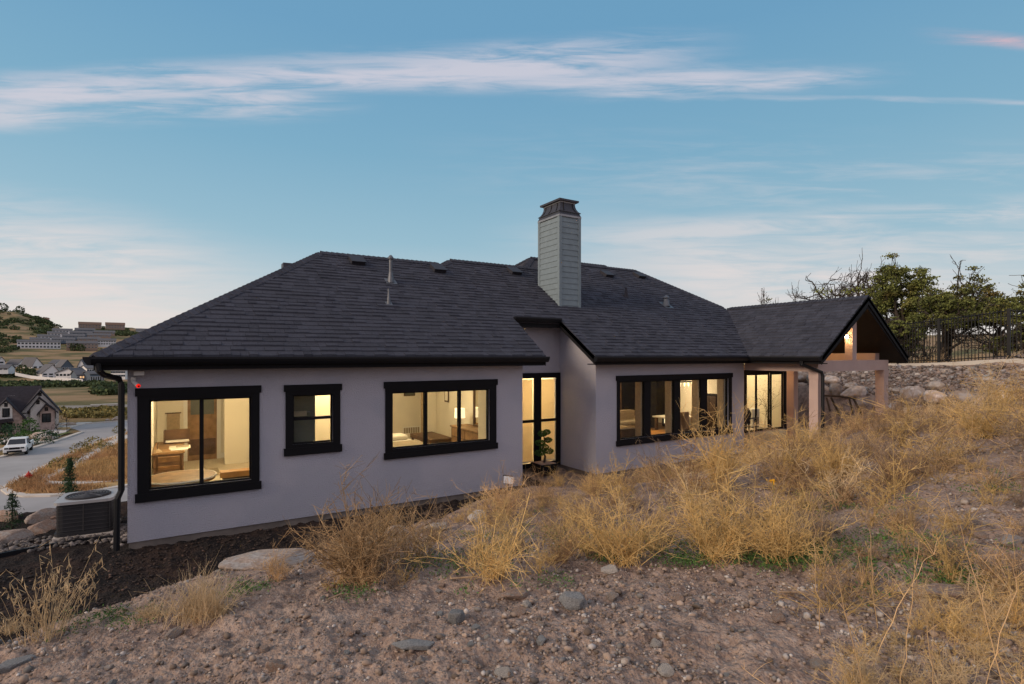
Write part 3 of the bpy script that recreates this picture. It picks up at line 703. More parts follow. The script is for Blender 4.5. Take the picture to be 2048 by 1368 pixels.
# porch eaves and gable
fascia((13.72, 7.6), (13.72, 9.6), t=.03); gutter(7.55, 9.5, 13.718, rot=True)
box('soffit', M['black'], HOUSE, 13.75, 14.1, 7.62, 9.62, -.205, -.18)
fascia((18.2, 7.6), (18.2, 9.7))
for s in (-1, 1):
    def X(w): return 15.97 + s * w
    rake([(X(2.27), 7.56, -.20), (X(2.30), 7.56, -.005), (X(0), 7.56, 1.635), (X(0), 7.56, 1.40)], (0, -.03, 0))
    rake([(X(2.24), 7.585, -.22), (X(2.24), 7.585, -.07), (X(0), 7.585, 1.53), (X(0), 7.585, 1.30)], (0, -.024, 0), 'rake_trim')
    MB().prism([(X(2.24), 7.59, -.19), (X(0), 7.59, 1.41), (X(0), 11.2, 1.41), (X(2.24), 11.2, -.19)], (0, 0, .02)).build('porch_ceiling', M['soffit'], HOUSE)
# stucco posts and beams of the porch
BEAM = HOUSE
box('beam', M['beam'], HOUSE, 14.1, 17.8, 7.86, 8.10, -.41, -.115)
box('beam', M['beam'], HOUSE, 14.1, 14.36, 8.103, 9.997, -.41, -.19)
box('beam', M['beam'], HOUSE, 17.56, 17.8, 8.103, 12.29, -.41, .085)
box('post', M['beam'], HOUSE, 14.1, 14.35, 7.862, 8.098, -2.9, -.412)
box('post', M['beam'], HOUSE, 17.55, 17.8, 7.862, 8.098, -2.9, -.412)
box('post', M['beam'], HOUSE, 17.55, 17.8, 10.6, 10.85, -2.9, -.412)
box('king_post', M['beam'], HOUSE, 15.83, 16.05, 7.88, 8.08, -.113, 1.40)
for (a, b, c, d_) in ((14.09, 14.36, 7.852, 8.108), (17.54, 17.81, 7.852, 8.108)):
    box('post_band', M['beam'], HOUSE, a, b, c, d_, -.60, -.412)
box('ceiling', M['beam'], HOUSE, 14.37, 20.2, 10.0, 12.25, -.38, -.35)
box('patio_slab', M['patio'], HOUSE, 14.06, 20.6, 7.7, 12.3, -2.95, -2.80)

# downspouts
MB().tube([(-.98, 9.56, -.10), (-.98, 9.56, -.20), (-.93, 9.68, -.27), (-.77, 9.93, -.34), (-.745, 9.95, -.42), (-.745, 9.95, -2.0), (-.79, 9.93, -2.12), (-.80, 9.90, -2.88)], .042, 8).build('downspout', M['blackmetal'], HOUSE)
MB().tube([(13.66, 8.05, -.12), (13.66, 8.05, -.22), (13.85, 7.93, -.30), (14.12, 7.78, -.42), (14.15, 7.77, -.52), (14.15, 7.77, -2.85)], .045, 8).build('downspout', M['blackmetal'], HOUSE)

# roof vents
def on_roof(u, v): return Vector((u, v, zfront(u, v)))
nrm = Vector((0, -ROOF_S, 1)).normalized()
def roofvent(u, v):
    b = on_roof(u, v); w = .16
    mb = MB(); al = Vector((0, 1, ROOF_S)).normalized(); sd = Vector((1, 0, 0))
    def P(a, b_, c): return tuple(b + sd * a + al * b_ + nrm * c)
    mb.add([P(-w, -.17, 0), P(w, -.17, 0), P(w, .17, 0), P(-w, .17, 0), P(-w, -.19, .11), P(w, -.19, .11), P(w, .17, .07), P(-w, .17, .07)],
           [(3, 2, 1, 0), (4, 5, 6, 7), (0, 1, 5, 4), (1, 2, 6, 5), (2, 3, 7, 6), (3, 0, 4, 7)])
    o = mb.build('roof_vent', M['ventmetal'], HOUSE)
    mb = MB(); mb.add([P(-w*1.08, -.21, .10), P(w*1.08, -.21, .10), P(w*1.08, .18, .065), P(-w*1.08, .18, .065), P(-w*1.08, -.21, .118), P(w*1.08, -.21, .118), P(w*1.08, .18, .082), P(-w*1.08, .18, .082)],
           [(3, 2, 1, 0), (4, 5, 6, 7), (0, 1, 5, 4), (1, 2, 6, 5), (2, 3, 7, 6), (3, 0, 4, 7)])
    mb.build('vent_lid', M['ventmetal'], o)
for u, v in ((3.58, 12.93), (5.65, 12.9), (8.1, 13.15), (11.9, 13.55), (13.5, 13.7)): roofvent(u, v)
box('roof_vent', M['copper'], HOUSE, 2.0, 2.3, 13.2, 13.5, 1.86, 2.12)
def pipe(u, v, h, r, m, cap=False):
    b = on_roof(u, v)
    mb = MB().tube([b - Vector((0, 0, .05)), b + Vector((0, 0, h))], r, 10); o = mb.build('vent_pipe', m, HOUSE, smooth=False)
    MB().lathe([(r * 2.2, -.02), (r * 1.9, .05), (r * 1.15, .22)], tuple(b), 12).build('flashing', m, o)
    al = Vector((0, 1, ROOF_S)).normalized()
    w = r * 3.2; pts = [b + Vector((1, 0, 0)) * a * w + al * c * w + nrm * .012 for a, c in ((-1, -1), (1, -1), (1, 1), (-1, 1))]
    MB().prism([tuple(p) for p in pts], tuple(nrm * .008)).build('flashing', m, o)
    if cap: MB().lathe([(r * .9, h - .01), (r * 1.75, h + .01), (r * 1.75, h + .035), (r * .9, h + .085), (r * .4, h + .10)], tuple(b), 12).build('pipe_cap', m, o)
pipe(4.15, 12.15, .52, .040, M['galv'], True); pipe(3.8, 11.25, .33, .022, M['galv'])
pipe(11.6, 12.3, .28, .03, M['deckroof']); pipe(12.95, 11.95, .22, .058, M['galv'], True)

# ---- chimney
CH = box('chimney', M['siding'], HOUSE, 8.545, 9.215, 11.565, 12.515, .9, 3.83)
x0, x1, y0, y1 = 8.53, 9.23, 11.55, 12.53; tw = .075
for (a, b, c, d_) in ((x0 - .012, x0 + tw, y0 - .012, y0 + .001), (x1 - tw, x1 + .012, y0 - .012, y0 + .001), (x0 - .012, x0 + .001, y0 + .001, y0 + tw), (x0 - .012, x0 + .001, y1 - tw, y1 + .012)):
    box('corner_board', M['siding'], CH, a, b, c, d_, 1.0, 3.70)
ez = .148; z = 1.05
while z < 3.66:
    zt = min(z + ez, 3.68)
    zr = zfront(0, y0)
    if zt > zr:
        MB().prism([(x0 + tw, y0 - .004, z), (x0 + tw, y0 + .014, z), (x0 + tw, y0 + .014, zt), (x0 + tw, y0 + .008, zt)], (x1 - x0 - 2 * tw, 0, 0)).build('siding_board', M['siding'], CH)
    MB().prism([(x0 - .004, y0 + tw, z), (x0 + .014, y0 + tw, z), (x0 + .014, y0 + tw, zt), (x0 + .008, y0 + tw, zt)], (0, y1 - y0 - 2 * tw, 0)).build('siding_board', M['siding'], CH)
    z += ez
def frustum(name, m, h, e0, e1, z0, z1):
    a = [(x0 - e0, y0 - e0, z0), (x1 + e0, y0 - e0, z0), (x1 + e0, y1 + e0, z0), (x0 - e0, y1 + e0, z0)]
    b = [(x0 - e1, y0 - e1, z1), (x1 + e1, y0 - e1, z1), (x1 + e1, y1 + e1, z1), (x0 - e1, y1 + e1, z1)]
    return MB().add(a + b, [(3, 2, 1, 0), (4, 5, 6, 7), (0, 1, 5, 4), (1, 2, 6, 5), (2, 3, 7, 6), (3, 0, 4, 7)]).build(name, m, h)
frustum('trim_band', M['copperlight'], CH, .018, .018, 3.70, 3.75); frustum('trim_band', M['copper'], CH, .014, -.02, 3.751, 3.835)
frustum('cap_flange', M['copper'], CH, .012, .012, 3.836, 3.852)
zs = [3.853, 3.90, 3.96, 4.03, 4.10]; es = [-.0, -.045, -.078, -.098, -.105]
for i in range(4): frustum('chimney_cap', M['copper'], CH, es[i], es[i + 1], zs[i], zs[i + 1] - .0005)
frustum('cap_trim', M['copperlight'], CH, -.095, -.09, 4.10, 4.135)
frustum('cap_lid', M['copper'], CH, -.03, -.025, 4.136, 4.185)
def seam(face, t):
    pts = []
    for z_, e_ in zip(zs, es):
        if face == 'x': yy = (y0 - e_) + t * (y1 - y0 + 2 * e_); pts.append((x0 - e_ - .006, yy, z_))
        else: xx = (x0 - e_) + t * (x1 - x0 + 2 * e_); pts.append((xx, y0 - e_ - .006, z_))
    MB().tube(pts, .012, 4).build('standing_seam', M['black'], CH)
for t in (.16, .5, .84): seam('x', t)
for t in (.2, .8): seam('y', t)
# ------------------------------------------------------------------ rocks
def ico(sub):
    bm = bmesh.new(); bmesh.ops.create_icosphere(bm, subdivisions=sub, radius=1); 
    V = np.array([v.co[:] for v in bm.verts]); F = np.array([[v.index for v in f.verts] for f in bm.faces]); bm.free(); return V, F
ICO1, ICO2, ICO3 = ico(1), ico(2), ico(3)
def rock_verts(seed, base, amp=.22, facet=13):
    """an angular stone: sphere cut by random planes plus noise"""
    rg = np.random.default_rng(seed); V = base[0].copy()
    for i in range(facet):
        n = rg.normal(size=3); n /= np.linalg.norm(n); d = rg.uniform(.48, .88); dd = V @ n
        V = V - np.outer(np.maximum(dd - d, 0), n)
    k = np.array([mnoise.noise(Vector(tuple(v * 1.7 + seed * 3.1))) for v in V])
    V = V * (1 + amp * k)[:, None] * np.array([1, rg.uniform(.75, 1.), rg.uniform(.65, .95)]); return V
def rock_mesh(name, seed, sub=2, smooth=False, m=None):
    """angular stone: convex hull of random points on a lumpy ellipsoid, edges slightly worn"""
    rg = np.random.default_rng(seed); n = {1: 12, 2: 22, 3: 44}[sub]; P = rg.normal(size=(n, 3)); P /= np.linalg.norm(P, axis=1, keepdims=True)
    P *= rg.uniform(.80, 1.08, (n, 1)) * np.array([1, rg.uniform(.72, .95), rg.uniform(.6, .85)])
    bm = bmesh.new(); vs = [bm.verts.new(p) for p in P]; r_ = bmesh.ops.convex_hull(bm, input=vs)
    bmesh.ops.delete(bm, geom=[g_ for g_ in r_['geom_interior'] if isinstance(g_, bmesh.types.BMVert)], context='VERTS')
    bmesh.ops.dissolve_limit(bm, angle_limit=R(14), verts=bm.verts, edges=bm.edges)
    bmesh.ops.bevel(bm, geom=list(bm.edges), offset=.045, segments=1, affect='EDGES'); bmesh.ops.triangulate(bm, faces=bm.faces)
    me = bpy.data.meshes.new(name); bm.to_mesh(me); bm.free(); me.materials.append(m or M['rock']); return me
def place_rock(name, mesh, u, v, s, rz=0., sink=.3, parent=None, z=None, tilt=0., sc=(1, 1, 1)):
    o = bpy.data.objects.new(name, mesh); COL.objects.link(o)
    zz = (h1(u, v, True) if z is None else z) + s * .6 * (1 - 2 * sink) * sc[2]
    loc = Vector((u, v, zz))
    if parent is not None: o.parent = parent; loc -= wloc(parent)
    o.location = loc; o.scale = (s * sc[0], s * sc[1], s * sc[2]); o.rotation_euler = (tilt, tilt * .6, rz); return o
RM = {k: [rock_mesh('rock', 20 + i + 10 * j, 2, False, M[m]) for i in range(4)] for j, (k, m) in enumerate((('tan', 'rock'), ('pink', 'rockpink'), ('grey', 'rockgrey'), ('white', 'rockwhite')))}
_ds = np.geomspace(.8, 60, 1400)
def gpos(a, b):      # survey: bearing tangent a, slope b down to the hillside -> ground point
    U, Vv = uv(a * _ds, _ds); hit = np.nonzero(H(U, Vv, False) >= b * _ds)[0]
    d = _ds[hit[0]] if len(hit) else 8.
    return uv(a * d, d)
def gp(x, y): return gpos((x - 1024) / 1086., (712 - y) / 1086.)
NAMED = [  # bearing notes, width in px, kind, label
    (535, 1130, 120, 'tan', (1.35, .95, .42), 'large flat pinkish sandstone slab at the edge of the black mulch', 'rock', .32),
    (728, 1092, 58, 'white', (1.2, .8, .6), 'small whitish slab half buried at the mulch edge right of the sandstone slab', 'rock', .4),
    (790, 1070, 40, 'tan', (1, 1, .9), 'tan pointed stone between dry weeds at the mulch edge', 'rock', .4),
    (872, 1060, 44, 'white', (1.3, .8, .6), 'low pale stone in the weeds along the foundation', 'rock', .4),
    (956, 1042, 40, 'white', (1.1, 1, .9), 'rounded pale stone under the dry bush by the house corner', 'rock', .35),
    (912, 1252, 34, 'grey', (1, 1, 1.35), 'upright greenish grey stone on the bare dirt slope', 'rock', .3),
    (1146, 1226, 46, 'grey', (1.1, 1, 1.0), 'broken light grey stone in the middle of the dirt slope', 'rock', .3),
    (1030, 1188, 52, 'pink', (1.4, .8, .5), 'flat pinkish stone below the weeds on the dirt slope', 'rock', .4),
    (1221, 1150, 32, 'white', (1.2, 1, .7), 'small white stone just below the dry bush', 'rock', .3),
    (1040, 1232, 26, 'pink', (1, 1, .9), 'small orange brown stone left of the broken grey stone', 'rock', .3),
    (552, 1337, 34, 'pink', (1, 1, .9), 'reddish stone near the bottom edge of the slope', 'rock', .35),
    (828, 1304, 52, 'grey', (1.5, .8, .5), 'flat tilted grey stone sliding on the dirt slope', 'rock', .35),
    (1332, 1350, 36, 'white', (1, 1, .8), 'pale crumbly stone at the very bottom of the slope', 'rock', .35),
    (28, 1330, 52, 'grey', (1.3, .8, .6), 'blue grey flat stone in the lower left corner', 'rock', .4),
    (1674, 1190, 32, 'grey', (1.1, .9, .8), 'smooth blue grey pebble stone beside a dry stalk', 'rock', .3),
    (1885, 1200, 84, 'pink', (1.5, .8, .55), 'flat brown sandstone with a square edge in the weeds at right', 'rock', .35),
    (1915, 1065, 34, 'tan', (1, 1, .8), 'tan rounded stone on the right dirt patch', 'rock', .35),
    (1958, 1072, 32, 'pink', (1.1, 1, .7), 'pinkish stone right of the tan rounded stone', 'rock', .35),
    (2022, 1090, 44, 'tan', (1.4, .9, .6), 'long beige stone at the right edge of the picture', 'rock', .35),
    (1702, 1140, 30, 'white', (1.2, .9, .7), 'whitish stone by the green weeds', 'rock', .35),
    (1556, 1252, 34, 'pink', (1.1, .9, .7), 'dusty pink stone right of centre on the slope', 'rock', .35),
    (1010, 1355, 34, 'white', (1.2, .9, .7), 'light stone cut by the bottom edge', 'rock', .35),
    (350, 1262, 30, 'tan', (1.1, .9, .9), 'brown stone lying at the left crest of the slope', 'rock', .3),
    (2048, 962, 44, 'pink', (1.1, .9, .8), 'pink stone on the right slope behind the stalks', 'rock', .3),
]
for i, (x, y, w, k, sc, lab, cat, sink) in enumerate(NAMED):
    u, v = gp(x, y); d = u * FWD[0] + v * FWD[1]
    tag(place_rock('rock', RM[k][i % 4], u, v, w / 1086. * d * .62, random.uniform(-.6, .6), sink * .7, sc=sc), lab, cat, 'stones lying on the slope')
# unnumbered smaller stones that look alike
rg = np.random.default_rng(5); n = 0
while n < 150:
    a = rg.uniform(-.95, .98); d = rg.uniform(2.6, 6.5); u, v = uv(a * d, d)
    if float(is_mulch(np.array([u]), np.array([v]))[0]) > .05: continue
    if a > .2 and d > 4.6: continue
    k = rg.choice(['tan', 'pink', 'grey', 'white']); s = rg.choice([.018, .024, .032, .042], p=[.4, .3, .2, .1])
    tag(place_rock('small_stone', RM[k][rg.integers(4)], u, v, s, rg.uniform(0, 6), .25, tilt=rg.uniform(-.3, .3)),
        'small angular stone lying loose on the bare dirt slope', 'stone', 'small loose stones on the dirt slope'); n += 1
# gravel: tens of thousands of bits
def scatter_rocks(name, U, Vv, S, mats, z=None, sub=ICO1, kind='stuff', lift=.0, flat=1.):
    vars_ = [rock_verts(400 + i, sub, .2, 5) for i in range(6)]; n = len(U)
    Z = H(U, Vv) if z is None else z
    Vs = []; idx = np.arange(n); rg = np.random.default_rng(3)
    ang = rg.uniform(0, 6.28, n); which = rg.integers(0, 6, n)
    base = np.stack(vars_)[which]                                     # n,k,3
    sc = np.stack([S * rg.uniform(.7, 1.2, n), S * rg.uniform(.6, 1.1, n), S * flat * rg.uniform(.6, 1.1, n)], 1)[:, None, :]
    P = base * sc; c, s = np.cos(ang)[:, None], np.sin(ang)[:, None]
    X = P[..., 0] * c - P[..., 1] * s; Y = P[..., 0] * s + P[..., 1] * c
    P = np.stack([X + U[:, None], Y + Vv[:, None], P[..., 2] + (Z + S * .38 + lift)[:, None]], -1).reshape(-1, 3)
    k = base.shape[1]; F = (sub[1][None] + (idx * k)[:, None, None]).reshape(-1, 3)
    o = link(name, np_mesh(name, P, F), mats); return tag(o, kind=kind)
n = 42000; d = 2.0 + 5.5 * rg.random(n) ** 1.3; a = rg.uniform(-1.0, 1.0, n); U, Vv = uv(a * d, d)
k = (is_mulch(U, Vv) < .05) & (rg.random(n) < .25 + 1.3 * sst(fbm(U * 1.6, Vv * 1.6, 3, 12.), -.25, .35)); U, Vv, d = U[k], Vv[k], d[k]
S = rg.lognormal(-5.0, .6, len(U)).clip(.003, .034)
M['gravel'] = mat('slope_gravel', (.34, .255, .20), .95, .2, 20, island=.62, col2=(.46, .42, .39), c2scale=9, c2lo=.5, c2hi=.6)
scatter_rocks('gravel', U, Vv, S, M['gravel'])
# mulch chips
n = 9000; U = rg.uniform(-4.2, 6.9, n); Vv = rg.uniform(5.0, 10.4, n); k = (is_mulch(U, Vv) > .3) & (Vv < 9.98); U, Vv = U[k], Vv[k]
M['mulchchip'] = mat('dark_mulch_chip', (.028, .021, .019), .95, .3, 20, island=.6, col2=(.075, .048, .038), c2scale=4, c2lo=.5, c2hi=.65)
scatter_rocks('mulch', U, Vv, rg.uniform(.012, .035, len(U)), M['mulchchip'], flat=.5)

# ------------------------------------------------------------------ yard at the left of the house
def ac():
    t = thing('air_conditioner', (-1.30, 11.42, -2.93), 'black condenser unit with pale round topped lid on a pad beside the house corner', 'air conditioner', rz=R(-4))
    w = .375; z0, z1 = .07, .56
    def rr(w, rad=.09, n=4):
        p = []
        for cx, cy, a0 in ((w - rad, w - rad, 0), (-w + rad, w - rad, 90), (-w + rad, -w + rad, 180), (w - rad, -w + rad, 270)):
            for i in range(n + 1):
                a = R(a0 + 90 * i / n); p.append((cx + rad * math.cos(a), cy + rad * math.sin(a)))
        return p
    MB().box(-.39, .39, -.39, .39, -.02, .055).build('pad', M['concrete'], t, local=True)
    MB().prism([(x, y, z0) for x, y in rr(w - .02)], (0, 0, z1 - z0)).build('coil', M['acblack'], t, local=True)
    MB().prism([(x, y, z0 - .01) for x, y in rr(w + .008)], (0, 0, .05)).build('base_pan', M['acblack'], t, local=True)
    lid = MB().prism([(x, y, z1) for x, y in rr(w + .012)], (0, 0, .045)).build('lid', M['aclid'], t, local=True)
    g = MB(); g.lathe([(.30, .608), (.31, .615), (.29, .63), (.27, .615)], (0, 0, 0), 24)
    g.build('fan_ring', M['acblack'], lid, local=True)
    MB().lathe([(.0, .6065), (.27, .6065), (.27, .608), (.0, .608)], (0, 0, 0), 24).build('fan_opening', M['blackmetal'], lid, local=True)
    for i in range(6):
        r = .05 + i * .04; pts = [(r * math.cos(a), r * math.sin(a), .64 - (i / 6) ** 2 * .02) for a in np.linspace(0, 6.283, 20)]
        MB().tube(pts, .004, 4).build('grille_ring', M['galv'], lid, local=True)
    for k in range(4):
        a = R(45 + 90 * k); MB().tube([(.03 * math.cos(a), .03 * math.sin(a), .64), (.30 * math.cos(a), .30 * math.sin(a), .625)], .006, 4).build('grille_bar', M['galv'], lid, local=True)
    for i in range(7):
        z = z0 + .07 + i * .062; P = [(x, y, z) for x, y in rr(w - .008)]; P.append(P[0])
        MB().tube(P, .0035, 4).build('guard_wire', M['galv'] if False else mat('guard_wire', (.05, .05, .055), .5) if i == 0 else bpy.data.materials['guard_wire'], t, local=True)
    for x, y in rr(w - .008)[2::5] + [(0, -w + .005), (-w + .005, 0), (0, w), (w, 0)]:
        MB().tube([(x, y, z0), (x, y, z1)], .006, 4).build('guard_upright', bpy.data.materials['guard_wire'], t, local=True)
ac()
MB().tube([(-.80, 11.3, -2.75), (-.72, 11.1, -2.7), (-.70, 11.1, -2.45)], .014, 6).build('conduit', M['galv'], HOUSE)
e = MB()
pts = [(-6.5, 10.62), (-4, 10.55), (-2.3, 10.60), (-1.75, 10.75), (-1.25, 10.80), (-.9, 10.72)]
for (a, b), (c, d_) in zip(pts[:-1], pts[1:]): e.prism([(a, b, -2.97), (c, d_, -2.97), (c, d_ + .03, -2.97), (a, b + .03, -2.97)], (0, 0, .10))
tag(e.build('garden_edging', M['blackmetal']), 'black plastic edging strip between mulch and rock bed', 'garden edging')
# rock bed
bed = [(-2.35, 11.5, .30, 'tan', 'rounded tan boulder lying in front of the small spruce'), (-1.95, 11.9, .27, 'pink', 'brown boulder left of the condenser'), (-2.75, 11.25, .24, 'grey', 'grey boulder at the left picture edge in the rock bed'),
       (-2.1, 12.75, .26, 'tan', 'flat boulder at the kerb side of the bed behind the spruce'), (-2.62, 12.95, .26, 'pink', 'flat pink boulder behind the spruce at the left edge'), (-1.65, 13.0, .24, 'white', 'pale flat boulder behind the condenser')]
for i, (u, v, s, k, lab) in enumerate(bed): tag(place_rock('boulder', RM[k][i % 4], u, v, s, i * 1.3, .35, sc=(1.3, .8, .8)), lab, 'boulder', 'boulders in the left bed')
for i, (u, v, s) in enumerate([(-1.82, 12.15, .22), (-1.80, 12.38, .20), (-1.78, 12.6, .2), (-1.74, 12.8, .19), (-1.72, 12.97, .18)]):
    tag(place_rock('stone_step', RM['pink'][i % 4], u, v, s, .1 * i, .4, sc=(1.2, .5, .45)),
        ['flat tan step stone nearest the camera left of the condenser', 'second flat step stone up from the nearest', 'third flat step stone in the middle of the row', 'fourth flat step stone near the top of the row', 'last flat step stone at the top by the street drop'][i], 'step stone', 'row of step stones')
M['riverrock'] = mat('river_rock', (.20, .18, .17), .9, .2, 8, island=.5)
n = 900; U = rg.uniform(-5, -.72, n); Vv = rg.uniform(10.66, 11.35, n) + (U < -2) * rg.uniform(0, .2, n)
scatter_rocks('river_rock', U, Vv, rg.uniform(.025, .06, n), M['riverrock'], sub=ICO1)
n = 160; U = rg.uniform(-.80, -.3, n) - .1; Vv = rg.uniform(10.2, 11.6, n); k = U < -.72
scatter_rocks('river_rock', U[k], Vv[k], rg.uniform(.03, .06, k.sum()), M['riverrock'], sub=ICO1)

# ------------------------------------------------------------------ plants
def leaf_quads(C, size, rg, aspect=1.5):
    """random oriented rhombi at C (n,3)"""
    n = len(C); A = rg.normal(size=(n, 3)); A /= np.linalg.norm(A, axis=1, keepdims=True)
    Bq = np.cross(A, rg.normal(size=(n, 3))); Bq /= np.linalg.norm(Bq, axis=1, keepdims=True) + 1e-9
    s = (size * rg.uniform(.6, 1.3, n))[:, None]
    V = np.stack([C - A * s, C - Bq * s / aspect, C + A * s, C + Bq * s / aspect], 1).reshape(-1, 3)
    return V, np.arange(4 * n).reshape(n, 4)
def conifer(loc, h, r, label, drooping=False, m='spruce', seed=1):
    t = thing('conifer', loc, label, 'conifer'); rg = np.random.default_rng(seed)
    MB().tube([(0, 0, -.05), (0, 0, h)], [h * .03, h * .006], 6).build('trunk', M['bark'], t, local=True)
    C = []
    n = int(90 if drooping else 260); 
    for i in range(n):
        z = rg.uniform(.06, 1) if not drooping else (rg.integers(1, 10) / 10. + rg.normal() * .015); rr_ = r * (1 - z) ** (.8 if not drooping else .7) + .02 * h; a = rg.uniform(0, 6.28)
        m_ = 14; tt = np.linspace(.15, 1, m_) * rg.uniform(.6, 1.15)
        P = np.stack([np.cos(a) * rr_ * tt, np.sin(a) * rr_ * tt, z * h + h * (.10 if not drooping else .04) * tt - (h * .12 * tt ** 2 if drooping else 0)], 1)
        C.append(P + rg.normal(size=P.shape) * r * .07)
    C = np.concatenate(C); V, F = leaf_quads(C, r * .09, rg, 3)
    link('crown', np_mesh('crown', V, F), M[m], t)
conifer((-1.75, 12.9, -2.93), .95, .20, 'slim upright arborvitae rising behind the condenser', seed=2)
conifer((-2.38, 12.05, -2.90), .66, .20, 'small drooping spruce in the rock bed at the left', True, seed=3)

def polyl(P0, dirs, L, k, rg, bend=.25, droop=0.):
    """curved stems from P0 (n,3) along dirs with length L (n)"""
    n = len(P0); t = np.linspace(0, 1, k)[None, :, None]
    b = rg.normal(size=(n, 3)) * bend
    P = P0[:, None, :] + L[:, None, None] * (dirs[:, None, :] * t + b[:, None, :] * t ** 2 * .6)
    P[..., 2] -= (droop * L)[:, None] * t[..., 0] ** 2; return P
def weed(rg, h=.5, spread=.35, ns=26, nb=7, nt=3, thick=.0030, seeds=0, upright=.6):
    """branching dry annual: stems, branches, twiglets; returns V,F around the origin"""
    a = rg.uniform(0, 6.28, ns); tilt = rg.uniform(0, 1, ns) ** upright * 1.0
    D = np.stack([np.cos(a) * tilt * spread / h, np.sin(a) * tilt * spread / h, np.ones(ns)], 1); D /= np.linalg.norm(D, axis=1, keepdims=True)
    P0 = rg.normal(size=(ns, 3)) * np.array([.06, .06, 0]); L = h * rg.uniform(.5, 1.1, ns)
    S = polyl(P0, D, L, 5, rg, .34, .12)
    parts = [np_tubes(S, np.linspace(1.2, .6, 5)[None] * thick * np.ones((ns, 1)))]
    def kids(S, L, nb, f, thick, k=3, tmin=.2, ang=.8):
        n = len(S); K = S.shape[1]
        i = np.repeat(np.arange(n), nb); t = rg.uniform(tmin, .98, n * nb) * (K - 1); lo = np.floor(t).astype(int).clip(0, K - 2); fr_ = (t - lo)[:, None]
        P = S[i, lo] * (1 - fr_) + S[i, lo + 1] * fr_
        T = S[i, lo + 1] - S[i, lo]; T /= np.linalg.norm(T, axis=1, keepdims=True) + 1e-9
        D = T + rg.normal(size=T.shape) * ang; D[:, 2] += .35; D /= np.linalg.norm(D, axis=1, keepdims=True)
        l = L[i] * f * rg.uniform(.4, 1.2, n * nb); B_ = polyl(P, D, l, k, rg, .3)
        return B_, l, np_tubes(B_, np.linspace(1, .5, k)[None] * thick * np.ones((len(B_), 1)))
    B_, l, g_ = kids(S, L, nb, .42, thick * .7, ang=1.1); parts.append(g_)
    if nt:
        T_, l2, g2 = kids(B_, l, nt, .45, thick * .55, 2, ang=1.4); parts.append(g2)
    if seeds:
        tips = B_[:, -1][:: max(1, int(1 / seeds))]; q_ = np.concatenate([tips, (T_[:, -1] if nt else tips)[::max(1, int(3 / seeds))]])
        parts.append(leaf_quads(q_, .008, rg, 2.))
    return merge(parts)
def grass_tuft(rg, h, spread, n, thick=.0022, lean=(0, 0)):
    a = rg.uniform(0, 6.28, n); tl = rg.uniform(0, 1, n) ** .8
    D = np.stack([np.cos(a) * tl * spread / h + lean[0], np.sin(a) * tl * spread / h + lean[1], np.ones(n)], 1); D /= np.linalg.norm(D, axis=1, keepdims=True)
    P0 = rg.normal(size=(n, 3)) * np.array([spread * .25, spread * .25, 0]); P = polyl(P0, D, h * rg.uniform(.4, 1.1, n), 5, rg, .35, .25)
    return np_tubes(P, np.linspace(1.2, .3, 5)[None] * thick * np.ones((n, 1)))
def rotz(V, a): c, s = math.cos(a), math.sin(a); return V @ np.array([[c, s, 0], [-s, c, 0], [0, 0, 1]])
wr = np.random.default_rng(77)
WV = [weed(wr, .42, .50, 15, 7, 2, .0036), weed(wr, .50, .46, 13, 8, 2, .0038), weed(wr, .32, .5, 16, 7, 3, .0032), weed(wr, .62, .45, 10, 10, 3, .0040, seeds=.5), weed(wr, .28, .42, 16, 7, 2, .0034), weed(wr, .4, .6, 16, 7, 2, .0036)]
def weed_mass(name, pts, m, seed=1, zs=1.):
    """pts: (u,v,scale)"""
    rg = np.random.default_rng(seed); Vs = []; Fs = []; n = 0
    for u, v, s in pts:
        V, F = WV[rg.integers(len(WV))]; V = rotz(V, rg.uniform(0, 6.28)) * np.array([s, s, s * rg.uniform(.75, 1.15) * zs]) + np.array([u, v, h1(u, v) - .02])
        Vs.append(V); Fs.append(F + n); n += len(V)
    o = link(name, np_mesh(name, np.concatenate(Vs), np.concatenate(Fs)), M[m]); return tag(o, kind='stuff')
def rd(u, v): return RGT[0] * u + RGT[1] * v, FWD[0] * u + FWD[1] * v
# mass of dry weeds on the right-hand slope and along the house
pts = {'straw': [], 'weedgold': [], 'strawpale': [], 'twig': []}; cnt = 0; rg = np.random.default_rng(21)
while cnt < 390:
    d = rg.uniform(4.2, 13.5); a = rg.uniform(-.10, 1.06); u, v = uv(a * d, d)
    y = 712 + 1086 * -h1(u, v) / d; x = 1024 + 1086 * a
    if v > np.interp(u, _bu, _bv) + (.15 if u < 8 else -.25): continue
    # the weeds stop at the bare dirt patch; density falls around the right-hand clearings
    lim = np.interp(x, [900, 960, 1000, 1200, 1400, 1620, 1700, 1900, 2100], [1040, 1060, 1130, 1120, 1135, 1130, 1040, 950, 930])
    if y > lim + 4: continue
    sc = np.interp(x, [900, 1100, 1200, 1300, 1500, 1700, 2048], [.58, .66, .85, 1.0, 1.0, 1.0, 1.05]) * rg.uniform(.45, 1.25)
    pts[rg.choice(['straw', 'weedgold', 'weedgold', 'strawpale', 'straw', 'twig'])].append((u, v, sc)); cnt += 1
for i, k in enumerate(pts): weed_mass('dry_weeds', pts[k], k, 31 + i)
